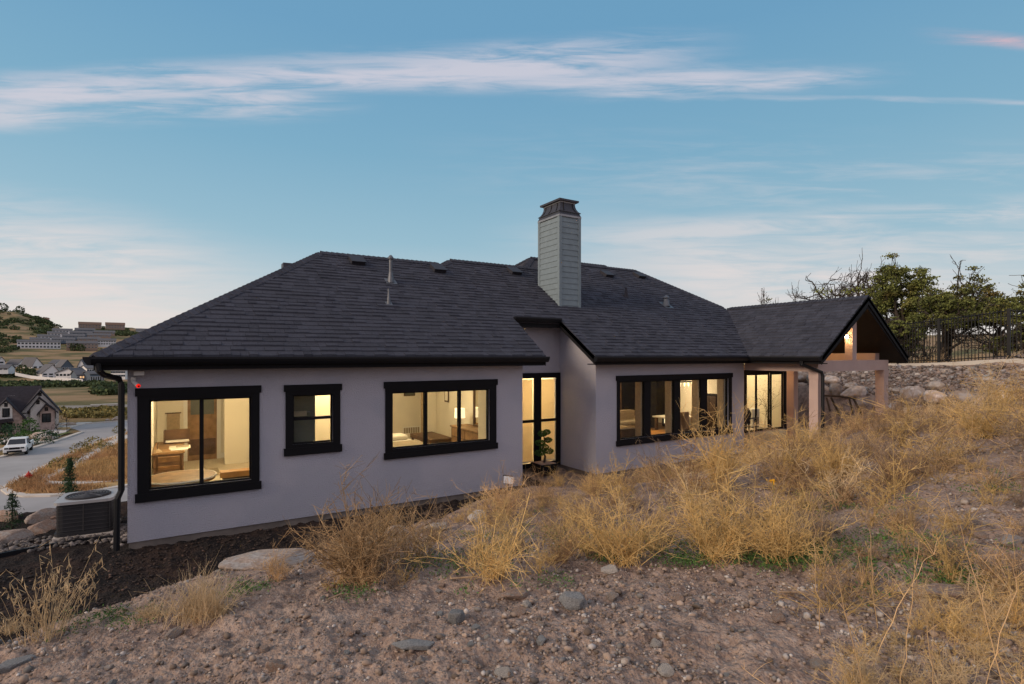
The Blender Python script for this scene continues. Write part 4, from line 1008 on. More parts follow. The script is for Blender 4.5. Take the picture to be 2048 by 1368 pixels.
# low weeds between the mulch edge and the bare dirt
pl = []
while len(pl) < 70:
    x = rg.uniform(650, 1230); lo = np.interp(x, [540, 620, 860, 960, 1230], [1130, 1095, 1050, 1015, 960]); hi = np.interp(x, [540, 700, 1000, 1230], [1175, 1180, 1165, 1130])
    u, v = gp(x, rg.uniform(lo, hi)); pl.append((u, v, rg.uniform(.3, .75)))
weed_mass('dry_weeds', pl[:25], 'straw', 45); weed_mass('dry_weeds', pl[25:45], 'weedgold', 46); weed_mass('dry_weeds', pl[45:], 'twig', 48)
# thinner scatter over the right clearing
pl = []
while len(pl) < 120:
    x = rg.uniform(1560, 2100); y = rg.uniform(930, 1240); u, v = gp(x, y); pl.append((u, v, rg.uniform(.2, .7)))
weed_mass('dry_weeds', pl[:35], 'straw', 44); weed_mass('dry_weeds', pl[35:65], 'weedgold', 47); weed_mass('dry_weeds', pl[65:85], 'twig', 49)
def bush(label, x, y, s, m, kind=None, n=2, cat='bush', seed=0, z=1., grp='dry bushes on the slope', name='dry_bush'):
    u, v = gp(x, y); zz = h1(u, v); t = thing(name, (u, v, zz), label, cat, grp); rg = np.random.default_rng(seed + 100); L = []
    for i in range(n):
        V, F = kind(rg) if kind else WV[(seed + i) % len(WV)]
        L.append((rotz(V, rg.uniform(0, 6)) * np.array([s, s, s * z]) + np.array([*(rg.normal(size=2) * .06 * s), 0]), F))
    V, F = merge(L); link('stems', np_mesh('stems', V, F), M[m], t); return t, u, v
big = lambda rg: weed(rg, .5, .62, 26, 9, 3, .0031)
bush('wide reddish dry bush in front of the foundation between the windows', 715, 1160, 1.25, 'straw', big, 3, seed=1)
bush('dry bush right of the wide reddish one at the mulch edge', 845, 1120, 1.05, 'straw', big, 1, seed=2)
bush('low olive dry bush on the sandstone slab', 560, 1160, .55, 'straw', big, 1, seed=3)
bush('yellow dry bush in the middle below the house corner', 965, 1160, 1.05, 'weedgold', big, 1, seed=4)
bush('orange fluffy dry bush touching the house corner', 1000, 1030, 1.15, 'straw', big, 2, seed=5)
bush('straggly dry bush between the yellow bush and the golden bush', 1100, 1120, .7, 'straw', big, 1, seed=6)
bush('rounded golden dry bush at the edge of the bare dirt', 1245, 1125, 1.0, 'weedgold', big, 2, seed=7)
bush('golden dry bush right of centre standing at the dirt edge', 1420, 1120, .95, 'weedgold', big, 2, seed=8)
bush('dense golden dry bush over the green weeds', 1565, 1125, .95, 'weedgold', big, 2, seed=9)
bush('tall twiggy bush standing before the four light window', 1437, 985, 1.05, 'weedgold', lambda r_: weed(r_, .95, .32, 30, 10, 4, .0036, 1), 1, seed=10, z=1.1)
bush('pale dry bush in front of the recess', 1090, 1010, .75, 'straw', big, 1, seed=12)
bush('dry bush by the grey side wall of the recess', 1180, 990, .7, 'weedgold', big, 1, seed=13)
bush('dry bush below the porch with long leaning stems', 1660, 960, 1., 'weedgold', big, 2, seed=14)
bush('dry bush at the right edge under the fence', 1985, 880, 1.2, 'weedgold', big, 2, seed=15)
# blond grass clumps at the left crest
bush('blond grass clump leaning over the mulch at the left crest', 400, 1232, .95, 'strawpale', lambda r_: grass_tuft(r_, .40, .30, 260, .0018, (.3, .1)), 2, 'grass clump', seed=16, name='grass_clump')
bush('short blond grass left of the leaning clump', 300, 1238, .7, 'strawpale', lambda r_: grass_tuft(r_, .26, .3, 260, .002), 1, 'grass clump', seed=17, name='grass_clump')
def oats(rg):
    n = 46; a = rg.uniform(-2.6, .6, n); tl = rg.uniform(.1, 1, n)
    D = np.stack([np.cos(a) * tl * .9, np.sin(a) * tl * .3, np.ones(n)], 1); D /= np.linalg.norm(D, axis=1, keepdims=True)
    L = rg.uniform(.22, .58, n); P = polyl(rg.normal(size=(n, 3)) * np.array([.07, .05, 0]), D, L, 6, rg, .15, .12)
    parts = [np_tubes(P, np.linspace(1.2, .5, 6)[None] * .0014 * np.ones((n, 1)))]
    for s in range(5):
        f = rg.uniform(.0, 1, n)[:, None]; Q = P[:, -1] * f + P[:, -2] * (1 - f); E = Q + rg.normal(size=(n, 3)) * .018 - np.array([0, 0, .03])
        parts.append(np_tubes(np.stack([Q, (Q + E) / 2, E], 1), np.array([.0006, .0026, .0009])[None] * np.ones((n, 1))))
    return merge(parts)
bush('clump of dry wild oats with drooping seed heads in the lower left', 85, 1275, 1.15, 'strawpale', oats, 2, 'wild oats', seed=18, name='wild_oats', grp=None)
bush('small dry grass tuft below the wild oats', 25, 1262, .6, 'strawpale', lambda r_: grass_tuft(r_, .3, .25, 160), 1, 'grass clump', seed=19, name='grass_clump')
# long dry stalks close to the camera
def stalk(u, v, pts, r, label):
    t = thing('dry_stalk', (u, v, h1(u, v)), label, 'dry stalk', 'long dry stalks near the camera'); rg = np.random.default_rng(int(abs(u * 1000)))
    P = np.array([[p for p in pts]], float); P = P.reshape(1, -1, 3); k = P.shape[1]
    # resample smoothly
    tt = np.linspace(0, k - 1, 14); P = np.stack([np.interp(tt, np.arange(k), P[0, :, i]) for i in range(3)], 1)[None]
    P += rg.normal(size=P.shape) * .006
    parts = [np_tubes(P, np.linspace(1.25, .5, 14)[None] * r, 5)]
    idx = rg.integers(4, 13, 12); Q = P[0, idx]; D = rg.normal(size=(12, 3)); D[:, 2] = abs(D[:, 2]) + .3; D /= np.linalg.norm(D, axis=1, keepdims=True)
    parts.append((lambda a, f: (a, f))(*np_tubes(polyl(Q, D, rg.uniform(.03, .13, 12), 4, rg, .3), np.array([1, .8, .6, .4])[None] * r * .5 * np.ones((12, 1)), 5)))
    V, F = merge(parts); link('stem', np_mesh('stem', V, F), M['straw'], t)
def near(x, y, d):      # survey note on the near hillside
    return uv((x - 1024) / 1086. * d, d)
SP = [(1745, 1400, 2.2, 1600, 960, 'bent dry stalk rising beside the green weeds'), (1800, 1330, 2.4, 1860, 1010, 'dry stalk crossing the bare patch at right'),
      (1640, 1290, 2.9, 1625, 1010, 'upright dry stalk left of the blue grey pebble'), (1755, 1260, 2.9, 1728, 1010, 'upright dry stalk right of the pebble'),
      (1740, 1260, 2.6, 1880, 1080, 'slanting dry stalk leaning to the right'), (2010, 1260, 2.3, 1890, 990, 'dry stalk leaning left at the right edge'),
      (1950, 1250, 2.1, 2060, 1110, 'thick dry stalk leaning out at the right edge'), (1985, 1330, 1.9, 2110, 1240, 'low dry stalk at the lower right corner'),
      (1690, 1350, 2.0, 1480, 1330, 'fallen dry stalk near the bottom edge'), (1900, 1400, 1.8, 1830, 1140, 'blurred dry stalk at the bottom right')]
for x, y, d, x2, y2, lab in SP:
    u, v = near(x, y, d); zb = h1(u, v); u2, v2 = near(x2, y2, d + .15); z2 = (712 - y2) / 1086. * (d + .15)
    dx, dy, dz = u2 - u, v2 - v, max(z2 - zb, .06)
    stalk(u, v, [(0, 0, 0), (dx * .3, dy * .3, dz * .42), (dx * .7, dy * .7, dz * .8), (dx, dy, dz)], .0021, lab)
# near golden tangle at the lower right
pl = []; 
while len(pl) < 80:
    x = rg.uniform(1640, 2150); y = rg.uniform(1225, 1430)
    if x + (y - 1250) * .4 < 1760: continue
    u, v = gp(x, y); pl.append((u, v, rg.uniform(.18, .42)))
weed_mass('dry_weeds', pl[:40], 'strawpale', 51); weed_mass('dry_weeds', pl[40:], 'weedgold', 52)
# green ground weeds
def green(cx, cy, sx_, sy_, n, seed):
    rg = np.random.default_rng(seed); C = []
    u0, v0 = gp(cx, cy); u1, v1 = gp(cx + sx_, cy); u2, v2 = gp(cx, cy - sy_)
    for i in range(n):
        p, q_ = rg.normal(), rg.normal(); u = u0 + p * (u1 - u0) + q_ * (u2 - u0); v = v0 + p * (v1 - v0) + q_ * (v2 - v0); z = h1(u, v)
        k = 60; C.append(np.array([u, v, z]) + rg.normal(size=(k, 3)) * np.array([.055, .055, .02]) + np.array([0, 0, .035]))
    C = np.concatenate(C); V, F = leaf_quads(C, .011, rg, 2.6)
    tag(link('green_ground_cover', np_mesh('green_ground_cover', V, F), M['greenweed']), kind='stuff')
for i, g_ in enumerate([(1560, 1122, 60, 9, 26), (1380, 1125, 40, 5, 14), (1640, 1020, 25, 14, 10), (1850, 1130, 70, 22, 30), (1920, 1170, 60, 12, 14), (1230, 1120, 30, 6, 8), (960, 1120, 50, 25, 16), (1050, 1070, 60, 25, 14),
                        (190, 1240, 60, 10, 16), (500, 1185, 30, 8, 10), (1700, 1000, 60, 18, 12), (2000, 985, 30, 18, 8), (1480, 1060, 90, 25, 30), (1350, 1090, 60, 15, 24), (1750, 1090, 80, 20, 30), (860, 1130, 60, 12, 18), (1620, 1125, 50, 8, 24), (1150, 1090, 50, 14, 18), (1250, 1010, 60, 20, 8), (690, 1190, 30, 5, 6)]):
    green(*g_, 60 + i)
# a single yellow flower
u, v = gp(1547, 1010); u0_, v0_ = u, v; z0_ = h1(u, v)
t = thing('yellow_flower', (u, v, z0_), 'single orange yellow flower head among the golden weeds', 'flower')
MB().tube([(0, 0, 0), (.01, 0, .15), (0, .01, .26)], .003, 5).build('stem', M['greenweed'], t, local=True)
C = np.array([0, .01, .265]) + np.random.default_rng(2).normal(size=(26, 3)) * np.array([.022, .022, .012]); V, F = leaf_quads(C, .016, np.random.default_rng(3), 2)
link('petals', np_mesh('petals', V, F), mat('yellow_petal', (.75, .38, .02), .7), t)
# sticks
for a, b, c, d_, lab in ((655, 1205, 715, 1193, 'short bleached stick lying on the dirt below the wide bush'), (1560, 1190, 1660, 1210, 'thin pale stick lying near the pebble'), (900, 1160, 1010, 1165, 'grey twig lying under the yellow bush')):
    u, v = gp(a, b); u2, v2 = gp(c, d_); z = h1(u, v, True) + .02; z2 = h1(u2, v2, True) + .02
    tag(MB().tube([(u, v, z), ((u + u2) / 2, (v + v2) / 2 + .02, (z + z2) / 2 + .02), (u2, v2, z2)], [.008, .007, .004], 6).build('stick', M['twig']), lab, 'stick')

# bonsai in a black planter at the recess, and the marker card
t = thing('potted_tree', (7.62, 10.95, -2.86), 'cloud pruned juniper in a black square planter before the recess window', 'potted tree')
MB().add([(-.19,-.19,0),(.19,-.19,0),(.19,.19,0),(-.19,.19,0),(-.24,-.24,.24),(.24,-.24,.24),(.24,.24,.24),(-.24,.24,.24)], [(3,2,1,0),(4,5,6,7),(0,1,5,4),(1,2,6,5),(2,3,7,6),(3,0,4,7)]).build('planter', M['black'], t, local=True)
MB().box(-.21, .21, -.21, .21, .235, .25).build('soil', M['rockpink'], t, local=True)
MB().tube([(0, 0, .24), (.03, 0, .40), (-.05, .02, .56), (.02, 0, .74), (-.02, 0, .95)], [.03, .026, .02, .016, .008], 8).build('trunk', M['bark'], t, local=True)
rg2 = np.random.default_rng(8)
for (x, y, z, r) in ((-.13, 0, .50, .13), (.13, 0, .52, .13), (-.12, 0, .74, .13), (.13, .02, .79, .11), (0, 0, .62, .13), (-.05, 0, .96, .12), (.08, 0, .99, .10)):
    C = rg2.normal(size=(360, 3)); C /= np.linalg.norm(C, axis=1, keepdims=True); C = C * (rg2.uniform(.5, 1, 360) ** .4)[:, None] * np.array([r, r, r * .62]) + np.array([x, y, z])
    V, F = leaf_quads(C, .020, rg2, 2); link('foliage_pad', np_mesh('foliage_pad', V, F), M['bonsai'], t)
u, v = gp(1013, 990)
t = thing('marker_card', (5.75, 9.55, -2.62), 'small tilted white card with dark top edge in the weeds by the wall corner', 'sign')
t.rotation_euler = (R(-25), R(10), R(-20))
MB().box(-.10, .10, -.004, .004, 0, .15).build('card', M['white'], t, local=True); MB().box(-.11, .09, -.006, .03, .15, .168).build('top_edge', M['black'], t, local=True)
MB().box(-.01, .01, .005, .015, -.3, .1).build('stake', M['black'], t, local=True)
# ------------------------------------------------------------------ boulder wall, riprap, fence (beyond the porch)
rg = np.random.default_rng(9)
BM = [rock_mesh('boulder', 300 + i, 3 if i < 3 else 2, False, M['boulder']) for i in range(6)]
path = np.array([(23.6, 16.5), (22.6, 14.5), (21.9, 12.3), (21.6, 10.4), (21.4, 8.6), (21.1, 7.2), (20.7, 6.0), (20.6, 4.9), (20.9, 3.8), (21.5, 2.6)])
seg = np.r_[0, np.cumsum(np.hypot(*np.diff(path, axis=0).T))]
def pathp(s): return np.interp(s, seg, path[:, 0]), np.interp(s, seg, path[:, 1])
WALL = thing('retaining_wall', (21.5, 9, -2.9), 'curved dry stacked wall of tan boulders behind the porch', 'retaining wall')
for c in range(6):
    s = rg.uniform(0, .3)
    while s < seg[-1]:
        sz = rg.uniform(.26, .44) * (1.0 if c < 4 else .85); u, v = pathp(s); top = np.interp(v, [3, 7, 10, 12, 16], [-.75, -1.30, -1.42, -.95, -.75])
        z = -2.7 + c * .44; s += sz * 1.75
        if z > top or z < h1(u - .4, v) - .35: continue
        o = place_rock('boulder', BM[rg.integers(6)], u - .15 + c * .10 + rg.uniform(-.06, .06), v, sz, rg.uniform(0, 6), .5, WALL, z=z, tilt=rg.uniform(-.3, .3), sc=(1.15, 1.0, 1.15))
for u, v, s in ((22.9, 8.6, .34), (22.4, 9.6, .26), (23.0, 7.2, .26), (22.4, 11.2, .36), (22.8, 12.2, .4)):
    place_rock('boulder', BM[int(u * 10) % 6], u, v, s, u, .3, WALL, sc=(1.3, .9, .8))
fence_p = lambda t: np.array([24.27, 6.72]) + t * np.array([.388, .922])
RIP = thing('riprap_slope', (23, 8, -1), 'slope of loose brown and grey rubble under the black fence', 'riprap')
S_ = []
n = 7600; tt = rg.uniform(-6, 12, n); w = rg.uniform(0, 1, n); fp = fence_p(tt[:, None]) if False else np.stack([24.27 + tt * .388, 6.72 + tt * .922], 1)
pu = np.interp(fp[:, 1], path[::-1, 1], path[::-1, 0]) + .25
U = pu + (fp[:, 0] - .45 - pu) * w; Vv = fp[:, 1] + rg.uniform(-.3, .3, n)
S = rg.lognormal(-2.85, .30, n).clip(.03, .115); order = np.argsort(-S / np.hypot(U, Vv)); U, Vv, S = U[order], Vv[order], S[order]
for i in range(280):
    place_rock('stone', RM[['tan', 'pink', 'grey', 'white'][i % 4]][i % 3], U[i], Vv[i], S[i], rg.uniform(0, 6), .25, RIP, tilt=rg.uniform(-.4, .4))
o = scatter_rocks('rubble', U[280:], Vv[280:], S[280:], mat('rubble_stone', (.27, .21, .185), .95, .2, 8, island=.55, col2=(.34, .31, .30), c2scale=5), sub=ICO1); o.parent = RIP; o.location = -wloc(RIP)
# concrete curb under the fence
mb = MB()
for k in range(-8, 16):
    a = fence_p(k * 1.2); b = fence_p(k * 1.2 + 1.2); za, zb = h1(*a) - .12, h1(*b) - .12; nx = np.array([.922, -.388]) * .14
    mb.prism([(a[0] - nx[0], a[1] - nx[1], za), (b[0] - nx[0], b[1] - nx[1], zb), (b[0] + nx[0], b[1] + nx[1], zb), (a[0] + nx[0], a[1] + nx[1], za)], (0, 0, .2))
tag(mb.build('fence_kerb', M['concrete']), 'long low concrete kerb running under the black iron fence', 'kerb')
FN = thing('iron_fence', (24.27, 6.72, -.2), 'black iron picket fence on the crest above the rubble slope', 'fence')
HF = 1.72; me_p = None
def zf(t): return h1(*fence_p(t)) + .03
for k in range(-3, 6):
    t0, t1 = k * 2.6 + .35, (k + 1) * 2.6 + .35; a, b = fence_p(t0), fence_p(t1); za, zb = zf(t0), zf(t1)
    MB().box(a[0] - .045, a[0] + .045, a[1] - .045, a[1] + .045, za - .05, za + HF + .06).build('fence_post', M['fence'], FN)
    for h, r in ((HF - .02, .018), (HF - .20, .015), (.14, .018)): MB().tube([(*a, za + h), (*b, zb + h)], r, 4).build('rail', M['fence'], FN)
    m_ = 19
    for j in range(1, m_ + 1):
        f = j / (m_ + 1); p = a * (1 - f) + b * f; z = za * (1 - f) + zb * f
        if me_p is None:
            me_p = MB().box(-.011, .011, -.011, .011, .05, HF + .05).mesh('picket'); me_p.materials.append(M['fence'])
        link('picket', me_p, None, FN, Vector((*p, z)) - wloc(FN))
# flood lights under the right eave of the porch
t = thing('flood_light', (18.12, 7.75, -.24), 'small twin head flood light under the right porch eave', 'flood light')
MB().box(-.10, -.02, -.03, .03, -.06, .0).build('lamp_head', M['white'], t, local=True); MB().box(.02, .12, -.03, .03, -.10, -.02).build('lamp_head', M['white'], t, local=True)
MB().tube([(0, 0, .05), (0, 0, -.03)], .02, 6).build('mount', M['black'], t, local=True)
# porch bulb
t = thing('porch_light', (15.72, 7.97, .53), 'lit warm flood light on the king post of the porch gable', 'wall light')
MB().lathe([(.02, -.045), (.04, -.02), (.042, .01), (.02, .04)], (0, 0, 0), 12).build('bulb', M['bulb'], t, local=True)
MB().box(.035, .108, -.03, .03, -.03, .03).build('mount', M['black'], t, local=True)
def lamp(name, loc, e, col=(1, .66, .32), r=.08, parent=None):
    l = bpy.data.lights.new(name, 'POINT'); l.energy = e; l.color = col; l.shadow_soft_size = r
    o = bpy.data.objects.new(name, l); COL.objects.link(o); o.location = Vector(loc) - (wloc(parent) if parent else Vector()); o.parent = parent; return o
lamp('porch_glow', (15.55, 8.0, .53), 9, (1, .55, .2), .06, t)
t = thing('porch_fill_lamp', (15.97, 9.4, 1.38), 'unseen warm lamp added under the porch ridge to light the beam', 'ceiling light')  # lamp added out of view behind the rake to brighten the porch beam
MB().lathe([(.09, 0), (.09, -.05), (.03, -.07)], (0, 0, 0), 12).build('diffuser', M['warmlamp'], t, local=True); lamp('lamp_glow', (15.97, 9.4, 1.22), 85, (1, .55, .2), .08, t)
# log rail left of the boulders
t = thing('log_bench', (17.9, 9.2, -1.9), 'rough dark branch rail on splayed legs standing in front of the boulder wall', 'bench')
def lg(x, y): 
    a = (x - 1024) / 1086.; d = 17.2; u, v = uv(a * d, d); return (u, v, (712 - y) / 1086. * d)
MB().tube([lg(1646, 791), lg(1680, 793), lg(1712, 797)], .035, 6).build('rail', M['bark'], t)
for a, b in (((1653, 795), (1660, 822)), ((1662, 795), (1680, 832)), ((1699, 798), (1706, 828)), ((1706, 796), (1726, 832))):
    MB().tube([lg(*a), lg(*b)], .03, 6).build('leg', M['bark'], t)

# ------------------------------------------------------------------ oaks behind the fence
def oak(name, a, d, h, sp, seed, label, lean=0., leafy=(.15, .8), nleaf=9000, bare=.35, cat='tree', grp='oaks behind the fence', stems=3, lsz=.048, m='oak'):
    rg = np.random.default_rng(seed); u, v = uv(a * d, d); z0 = h1(u, v); h = (712 - h) / 1086. * d - z0; t = thing(name, (u, v, z0), label, cat, grp)
    segs = []; rad = []; tips = []
    R3 = np.array([RGT[0], RGT[1], 0.]); F3 = np.array([FWD[0], FWD[1], 0.])
    def grow(p, dr, L, r, lev):
        k = 6; P = [p]; q_ = p; dd = dr
        for i in range(k - 1):
            dd = dd + rg.normal(size=3) * (.22 if lev else .12); dd[2] += .05; dd /= np.linalg.norm(dd); q_ = q_ + dd * L / (k - 1); P.append(q_)
        segs.append(np.array(P)); rad.append(np.linspace(r, r * .55, k))
        tips.append((q_, lev)); tips.append((P[3], lev))
        if lev >= 5: return
        nk = [3, 3, 3, 3, 3][lev]
        for i in range(nk):
            s = P[-1] if i == 0 else P[rg.integers(2, k)]
            nd = dd + rg.normal(size=3) * (.75 if lev else .6); nd[2] = nd[2] * .8 + .12; nd /= np.linalg.norm(nd)
            grow(s, nd, L * rg.uniform(.58, .85), r * (.62 if i == 0 else .5), lev + 1)
    for s in range(stems):
        dr = R3 * (lean + rg.normal() * .3) + F3 * rg.normal() * .25 + np.array([0, 0, 1.]); dr /= np.linalg.norm(dr)
        grow(np.array([0, 0, -.1]) + R3 * rg.normal() * .25 * sp / 2, dr, h * .36, h * .032, 0)
    P = np.stack(segs); Rr = np.stack(rad)
    # normalise the size of the tree
    zmax = P[..., 2].max(); xr = np.abs(P @ R3).max(); sx_ = sp / max(xr, .1); sz_ = h / zmax
    Sm = np.array([sx_, sx_, sz_]); P = P * Sm
    Rr = np.maximum(Rr, .009)
    V, F = np_tubes(P, Rr, 4); link('trunk', np_mesh('trunk', V, F), M['bark'], t)
    T = np.array([p * Sm for p, l in tips if l >= 2]); zz = T[:, 2] / h
    keep = (zz > leafy[0]) & (rg.random(len(T)) < 1 - bare * sst(zz, leafy[1] - .25, leafy[1] + .1) * 2.2)
    T = T[keep]
    if nleaf and len(T):
        T = T[rg.random(len(T)) < .42]; idx = rg.integers(0, len(T), nleaf // 40); C = (T[idx][:, None, :] + rg.normal(size=(len(idx), 40, 3)) * np.array([.13, .13, .06]) * h / 5.5).reshape(-1, 3)
        V, F = leaf_quads(C, lsz, rg, 1.4); link('crown', np_mesh('crown', V, F), M[m], t)
    return t
oak('oak_tree', (1800 - 1024) / 1086, 25.5, 510, 2.1, 3, 'gnarled oak with thick green crown right behind the porch gable', leafy=(.25, .98), nleaf=24000, bare=.5)
oak('oak_tree', (1890 - 1024) / 1086, 25.0, 500, 2.6, 5, 'wide oak with bare twisted top branches in the middle of the group', leafy=(.3, .88), nleaf=19000, bare=.6, lean=.15)
oak('oak_tree', (2010 - 1024) / 1086, 24.0, 540, 2.4, 8, 'leaning dark oak behind the fence at the right picture edge', leafy=(.4, .95), nleaf=16000, bare=.5, lean=.35)
oak('oak_tree', (1675 - 1024) / 1086, 30., 515, 3.4, 12, 'almost bare oak with twisted branches above the porch roof', leafy=(.3, .6), nleaf=1600, bare=1., stems=6)
oak('oak_tree', (1730 - 1024) / 1086, 27.5, 492, 2.6, 14, 'half bare oak between the bare one and the porch gable peak', leafy=(.2, .75), nleaf=5000, bare=.6)
oak('oak_tree', (1522 - 1024) / 1086, 30., 575, 1.6, 17, 'small oak top with sparse brown leaves just above the porch ridge', leafy=(.3, 1.1), nleaf=1500, bare=.3)
for i, (x, d, h, s, lab) in enumerate(((1800, 23.5, 620, 1.1, 'low leafy oak bush behind the fence beside the gable'), (1990, 22.5, 670, 1.1, 'low oak bush behind the right fence post'), (2060, 21.5, 640, 1.2, 'low oak bush at the right edge'))):
    oak('oak_bush', (x - 1024) / 1086, d, h, s, 40 + i, lab, leafy=(.02, 1.3), nleaf=3800, bare=0., cat='bush', grp='oak bushes behind the fence')
# dry grass along the fence
pl = [(24.9 + t_ * .388 + rg.uniform(0, 1.5), 6.72 + t_ * .922, rg.uniform(.4, .8)) for t_ in rg.uniform(-6, 9, 70)]
weed_mass('dry_weeds', pl, 'strawpale', 71)

# ------------------------------------------------------------------ security camera and corner flood
t = thing('security_camera', (-.60, 9.93, -.40), 'white bullet security camera with glowing red ring at the left wall corner', 'security camera')
d0 = Vector((.45, -.75, -.42)).normalized()
MB().tube([(0, .07, .06), (0, .02, .05), (0, 0, .02)], [.035, .035, .02], 10).build('mount', M['white'], t, local=True)
MB().tube([Vector((0, 0, .02)), Vector((0, 0, .02)) + d0 * .14], .029, 12).build('body', M['white'], t, local=True)
MB().tube([Vector((0, 0, .02)) + d0 * .141, Vector((0, 0, .02)) + d0 * .160], .030, 12).build('led_ring', M['redled'], t, local=True)
MB().tube([Vector((0, 0, .02)) + d0 * .166, Vector((0, 0, .02)) + d0 * .168], .014, 10).build('lens', M['black'], t, local=True)
t = thing('corner_light', (-.5, 9.85, -.21), 'small pale light fixture tucked under the left eave corner', 'light fixture')
MB().box(-.09, .05, -.03, .04, -.085, -.015).build('housing', M['copperlight'], t, local=True, bevel=.01)
MB().box(-.085, .045, -.036, -.031, -.08, -.02).build('lens', M['white'], t, local=True)

# ------------------------------------------------------------------ rooms behind the windows
FL, CE = -2.76, -.24
def room(u0, u1, v0, v1, wm, fm, front=None):
    t = .04
    for n_, (a, b, c, d_) in (('interior_wall', (u0 - t, u0, v0, v1)), ('interior_wall', (u1, u1 + t, v0, v1)), ('interior_wall', (u0 - t, u1 + t, v1, v1 + t))):
        box(n_, wm, HOUSE, a, b, c, d_, FL, CE)
    box('interior_floor', fm, HOUSE, u0 - t, u1 + t, v0, v1 + t, FL - .04, FL); box('interior_ceiling', M['ceilwhite'], HOUSE, u0 - t, u1 + t, v0, v1 + t, CE, CE + .04)
def ceil_light(u, v, e, label, r=.16, col=(1, .76, .45)):
    t = thing('ceiling_light', (u, v, CE), label, 'ceiling light', 'ceiling lights inside the rooms')
    MB().lathe([(r, -.002), (r, -.03), (r * .8, -.06), (.02, -.07)], (0, 0, 0), 16).build('diffuser', M['warmlamp'], t, local=True)
    MB().lathe([(r * 1.1, 0), (r * 1.1, -.02), (r * 1.0, -.022)], (0, 0, 0), 16).build('rim', M['white'], t, local=True)
    lamp('lamp_glow', (u, v, CE - .22), e, col, .14, t)
KE = 2.1
M['tanwall'] = mat('tan_wall', (.66, .54, .38), .9, .04, 1)
room(-.5, 1.56, 10.17, 16.7, M['cream'], M['carpet'])
room(1.62, 3.18, 10.17, 13.0, M['cream'], M['carpet'])
room(3.24, 6.93, 11.66, 16.7, M['cream'], M['carpet'])
box('interior_wall', M['cream'], HOUSE, 3.20, 3.24, 10.17, 11.66, FL, CE); box('interior_wall', M['cream'], HOUSE, 6.17, 6.21, 10.17, 11.66, FL, CE)
box('interior_wall', M['cream'], HOUSE, 6.21, 6.93, 11.64, 11.655, FL, CE)
box('interior_floor', M['carpet'], HOUSE, 3.20, 6.21, 10.17, 11.66, FL - .04, FL); box('interior_ceiling', M['ceilwhite'], HOUSE, 3.20, 6.21, 10.17, 11.66, CE, CE + .04)
room(7.02, 8.60, 11.62, 13.2, M['cream'], M['carpet'])
room(8.68, 17.0, 10.17, 17.0 - .05, M['tanwall'], M['woodfloor']) if False else None
# great room is an L shape round the patio recess
for a in ((8.64, 8.68, 10.17, 16.9), (8.64, 17.1, 16.86, 16.9), (17.06, 17.1, 12.46, 16.86), (13.88, 17.1, 12.47, 12.50)):
    box('interior_wall', M['tanwall'], HOUSE, *a, FL, CE)
box('interior_wall', M['cream'], HOUSE, 13.84, 13.88, 10.17, 12.46, FL, CE)
box('interior_floor', M['woodfloor'], HOUSE, 8.64, 13.88, 10.17, 16.86, FL - .04, FL); box('interior_floor', M['woodfloor'], HOUSE, 13.88, 17.1, 12.5, 16.86, FL - .04, FL)
box('interior_ceiling', M['ceilwhite'], HOUSE, 8.64, 13.88, 10.17, 16.86, CE, CE + .04); box('interior_ceiling', M['ceilwhite'], HOUSE, 13.88, 17.1, 12.5, 16.86, CE, CE + .04)
room(17.2, 20.16, 12.47, 15.2, M['cream'], M['carpet'])
ceil_light(.5, 12.9, 62 * KE, 'round flush ceiling light of the office'); ceil_light(2.75, 12.3, 26 * KE, 'round flush ceiling light of the bathroom')
ceil_light(4.9, 13.6, 50 * KE, 'round flush ceiling light of the bedroom'); ceil_light(7.8, 12.6, 30 * KE, 'round flush ceiling light behind the recess blinds')
ceil_light(10.8, 12.6, 34 * KE, 'round ceiling light of the living room near the windows'); ceil_light(12.9, 15.4, 36 * KE, 'round ceiling light of the living room by the back wall')
ceil_light(18.7, 13.6, 42 * KE, 'round ceiling light behind the patio doors')
# recessed light in the patio ceiling
t = thing('patio_downlight', (16.6, 11.2, -.385), 'round recessed downlight in the patio ceiling before the glass doors', 'ceiling light')
MB().lathe([(.08, 0), (.08, -.006), (.05, -.008)], (0, 0, 0), 14).build('lens', M['warmlamp'], t, local=True); lamp('lamp_glow', (16.6, 11.2, -.50), 22, (1, .58, .26), .06, t)

# office
box('door_frame', M['trimwhite'], HOUSE, .08, .17, 16.60, 16.69, FL, -.55); box('door_frame', M['trimwhite'], HOUSE, .85, .94, 16.60, 16.69, FL, -.55)
box('hall_door', M['midwood'], HOUSE, .171, .849, 16.62, 16.68, FL, -.55, label='dark office door with a greenish upper glass')
box('door_glass', M['greytile'], HOUSE, .24, .78, 16.60, 16.619, -1.55, -.7)
box('kick_panel', M['darkwood'], HOUSE, .2, .82, 16.60, 16.619, -2.62, -2.2)
def simple(name, label, cat, loc, parts, rz=0., group=None):
    t = thing(name, loc, label, cat, group, rz)
    for n_, m, b in parts: MB().box(*b).build(n_, M[m], t, local=True, bevel=.006)
    return t
simple('wall_towel', 'dark picture cloth hanging on the back wall of the office', 'wall hanging', (-.14, 16.68, -1.7), [('rod', 'darkwood', (-.19, .17, -.04, -.02, .20, .23)), ('cloth', 'tancloth', (-.15, .14, -.03, -.015, -.28, .20)), ('hem', 'greycloth', (-.13, .12, -.035, -.012, -.33, -.281))])
simple('light_switch', 'white switch plate on the office wall right of the door', 'switch', (1.2, 16.69, -1.80), [('plate', 'white', (-.05, .05, -.012, 0, -.06, .06)), ('rocker', 'trimwhite', (-.02, .02, -.018, -.0121, -.03, .03))])
box('baseboard', M['trimwhite'], HOUSE, .95, 1.55, 16.66, 16.695, FL, FL + .14)
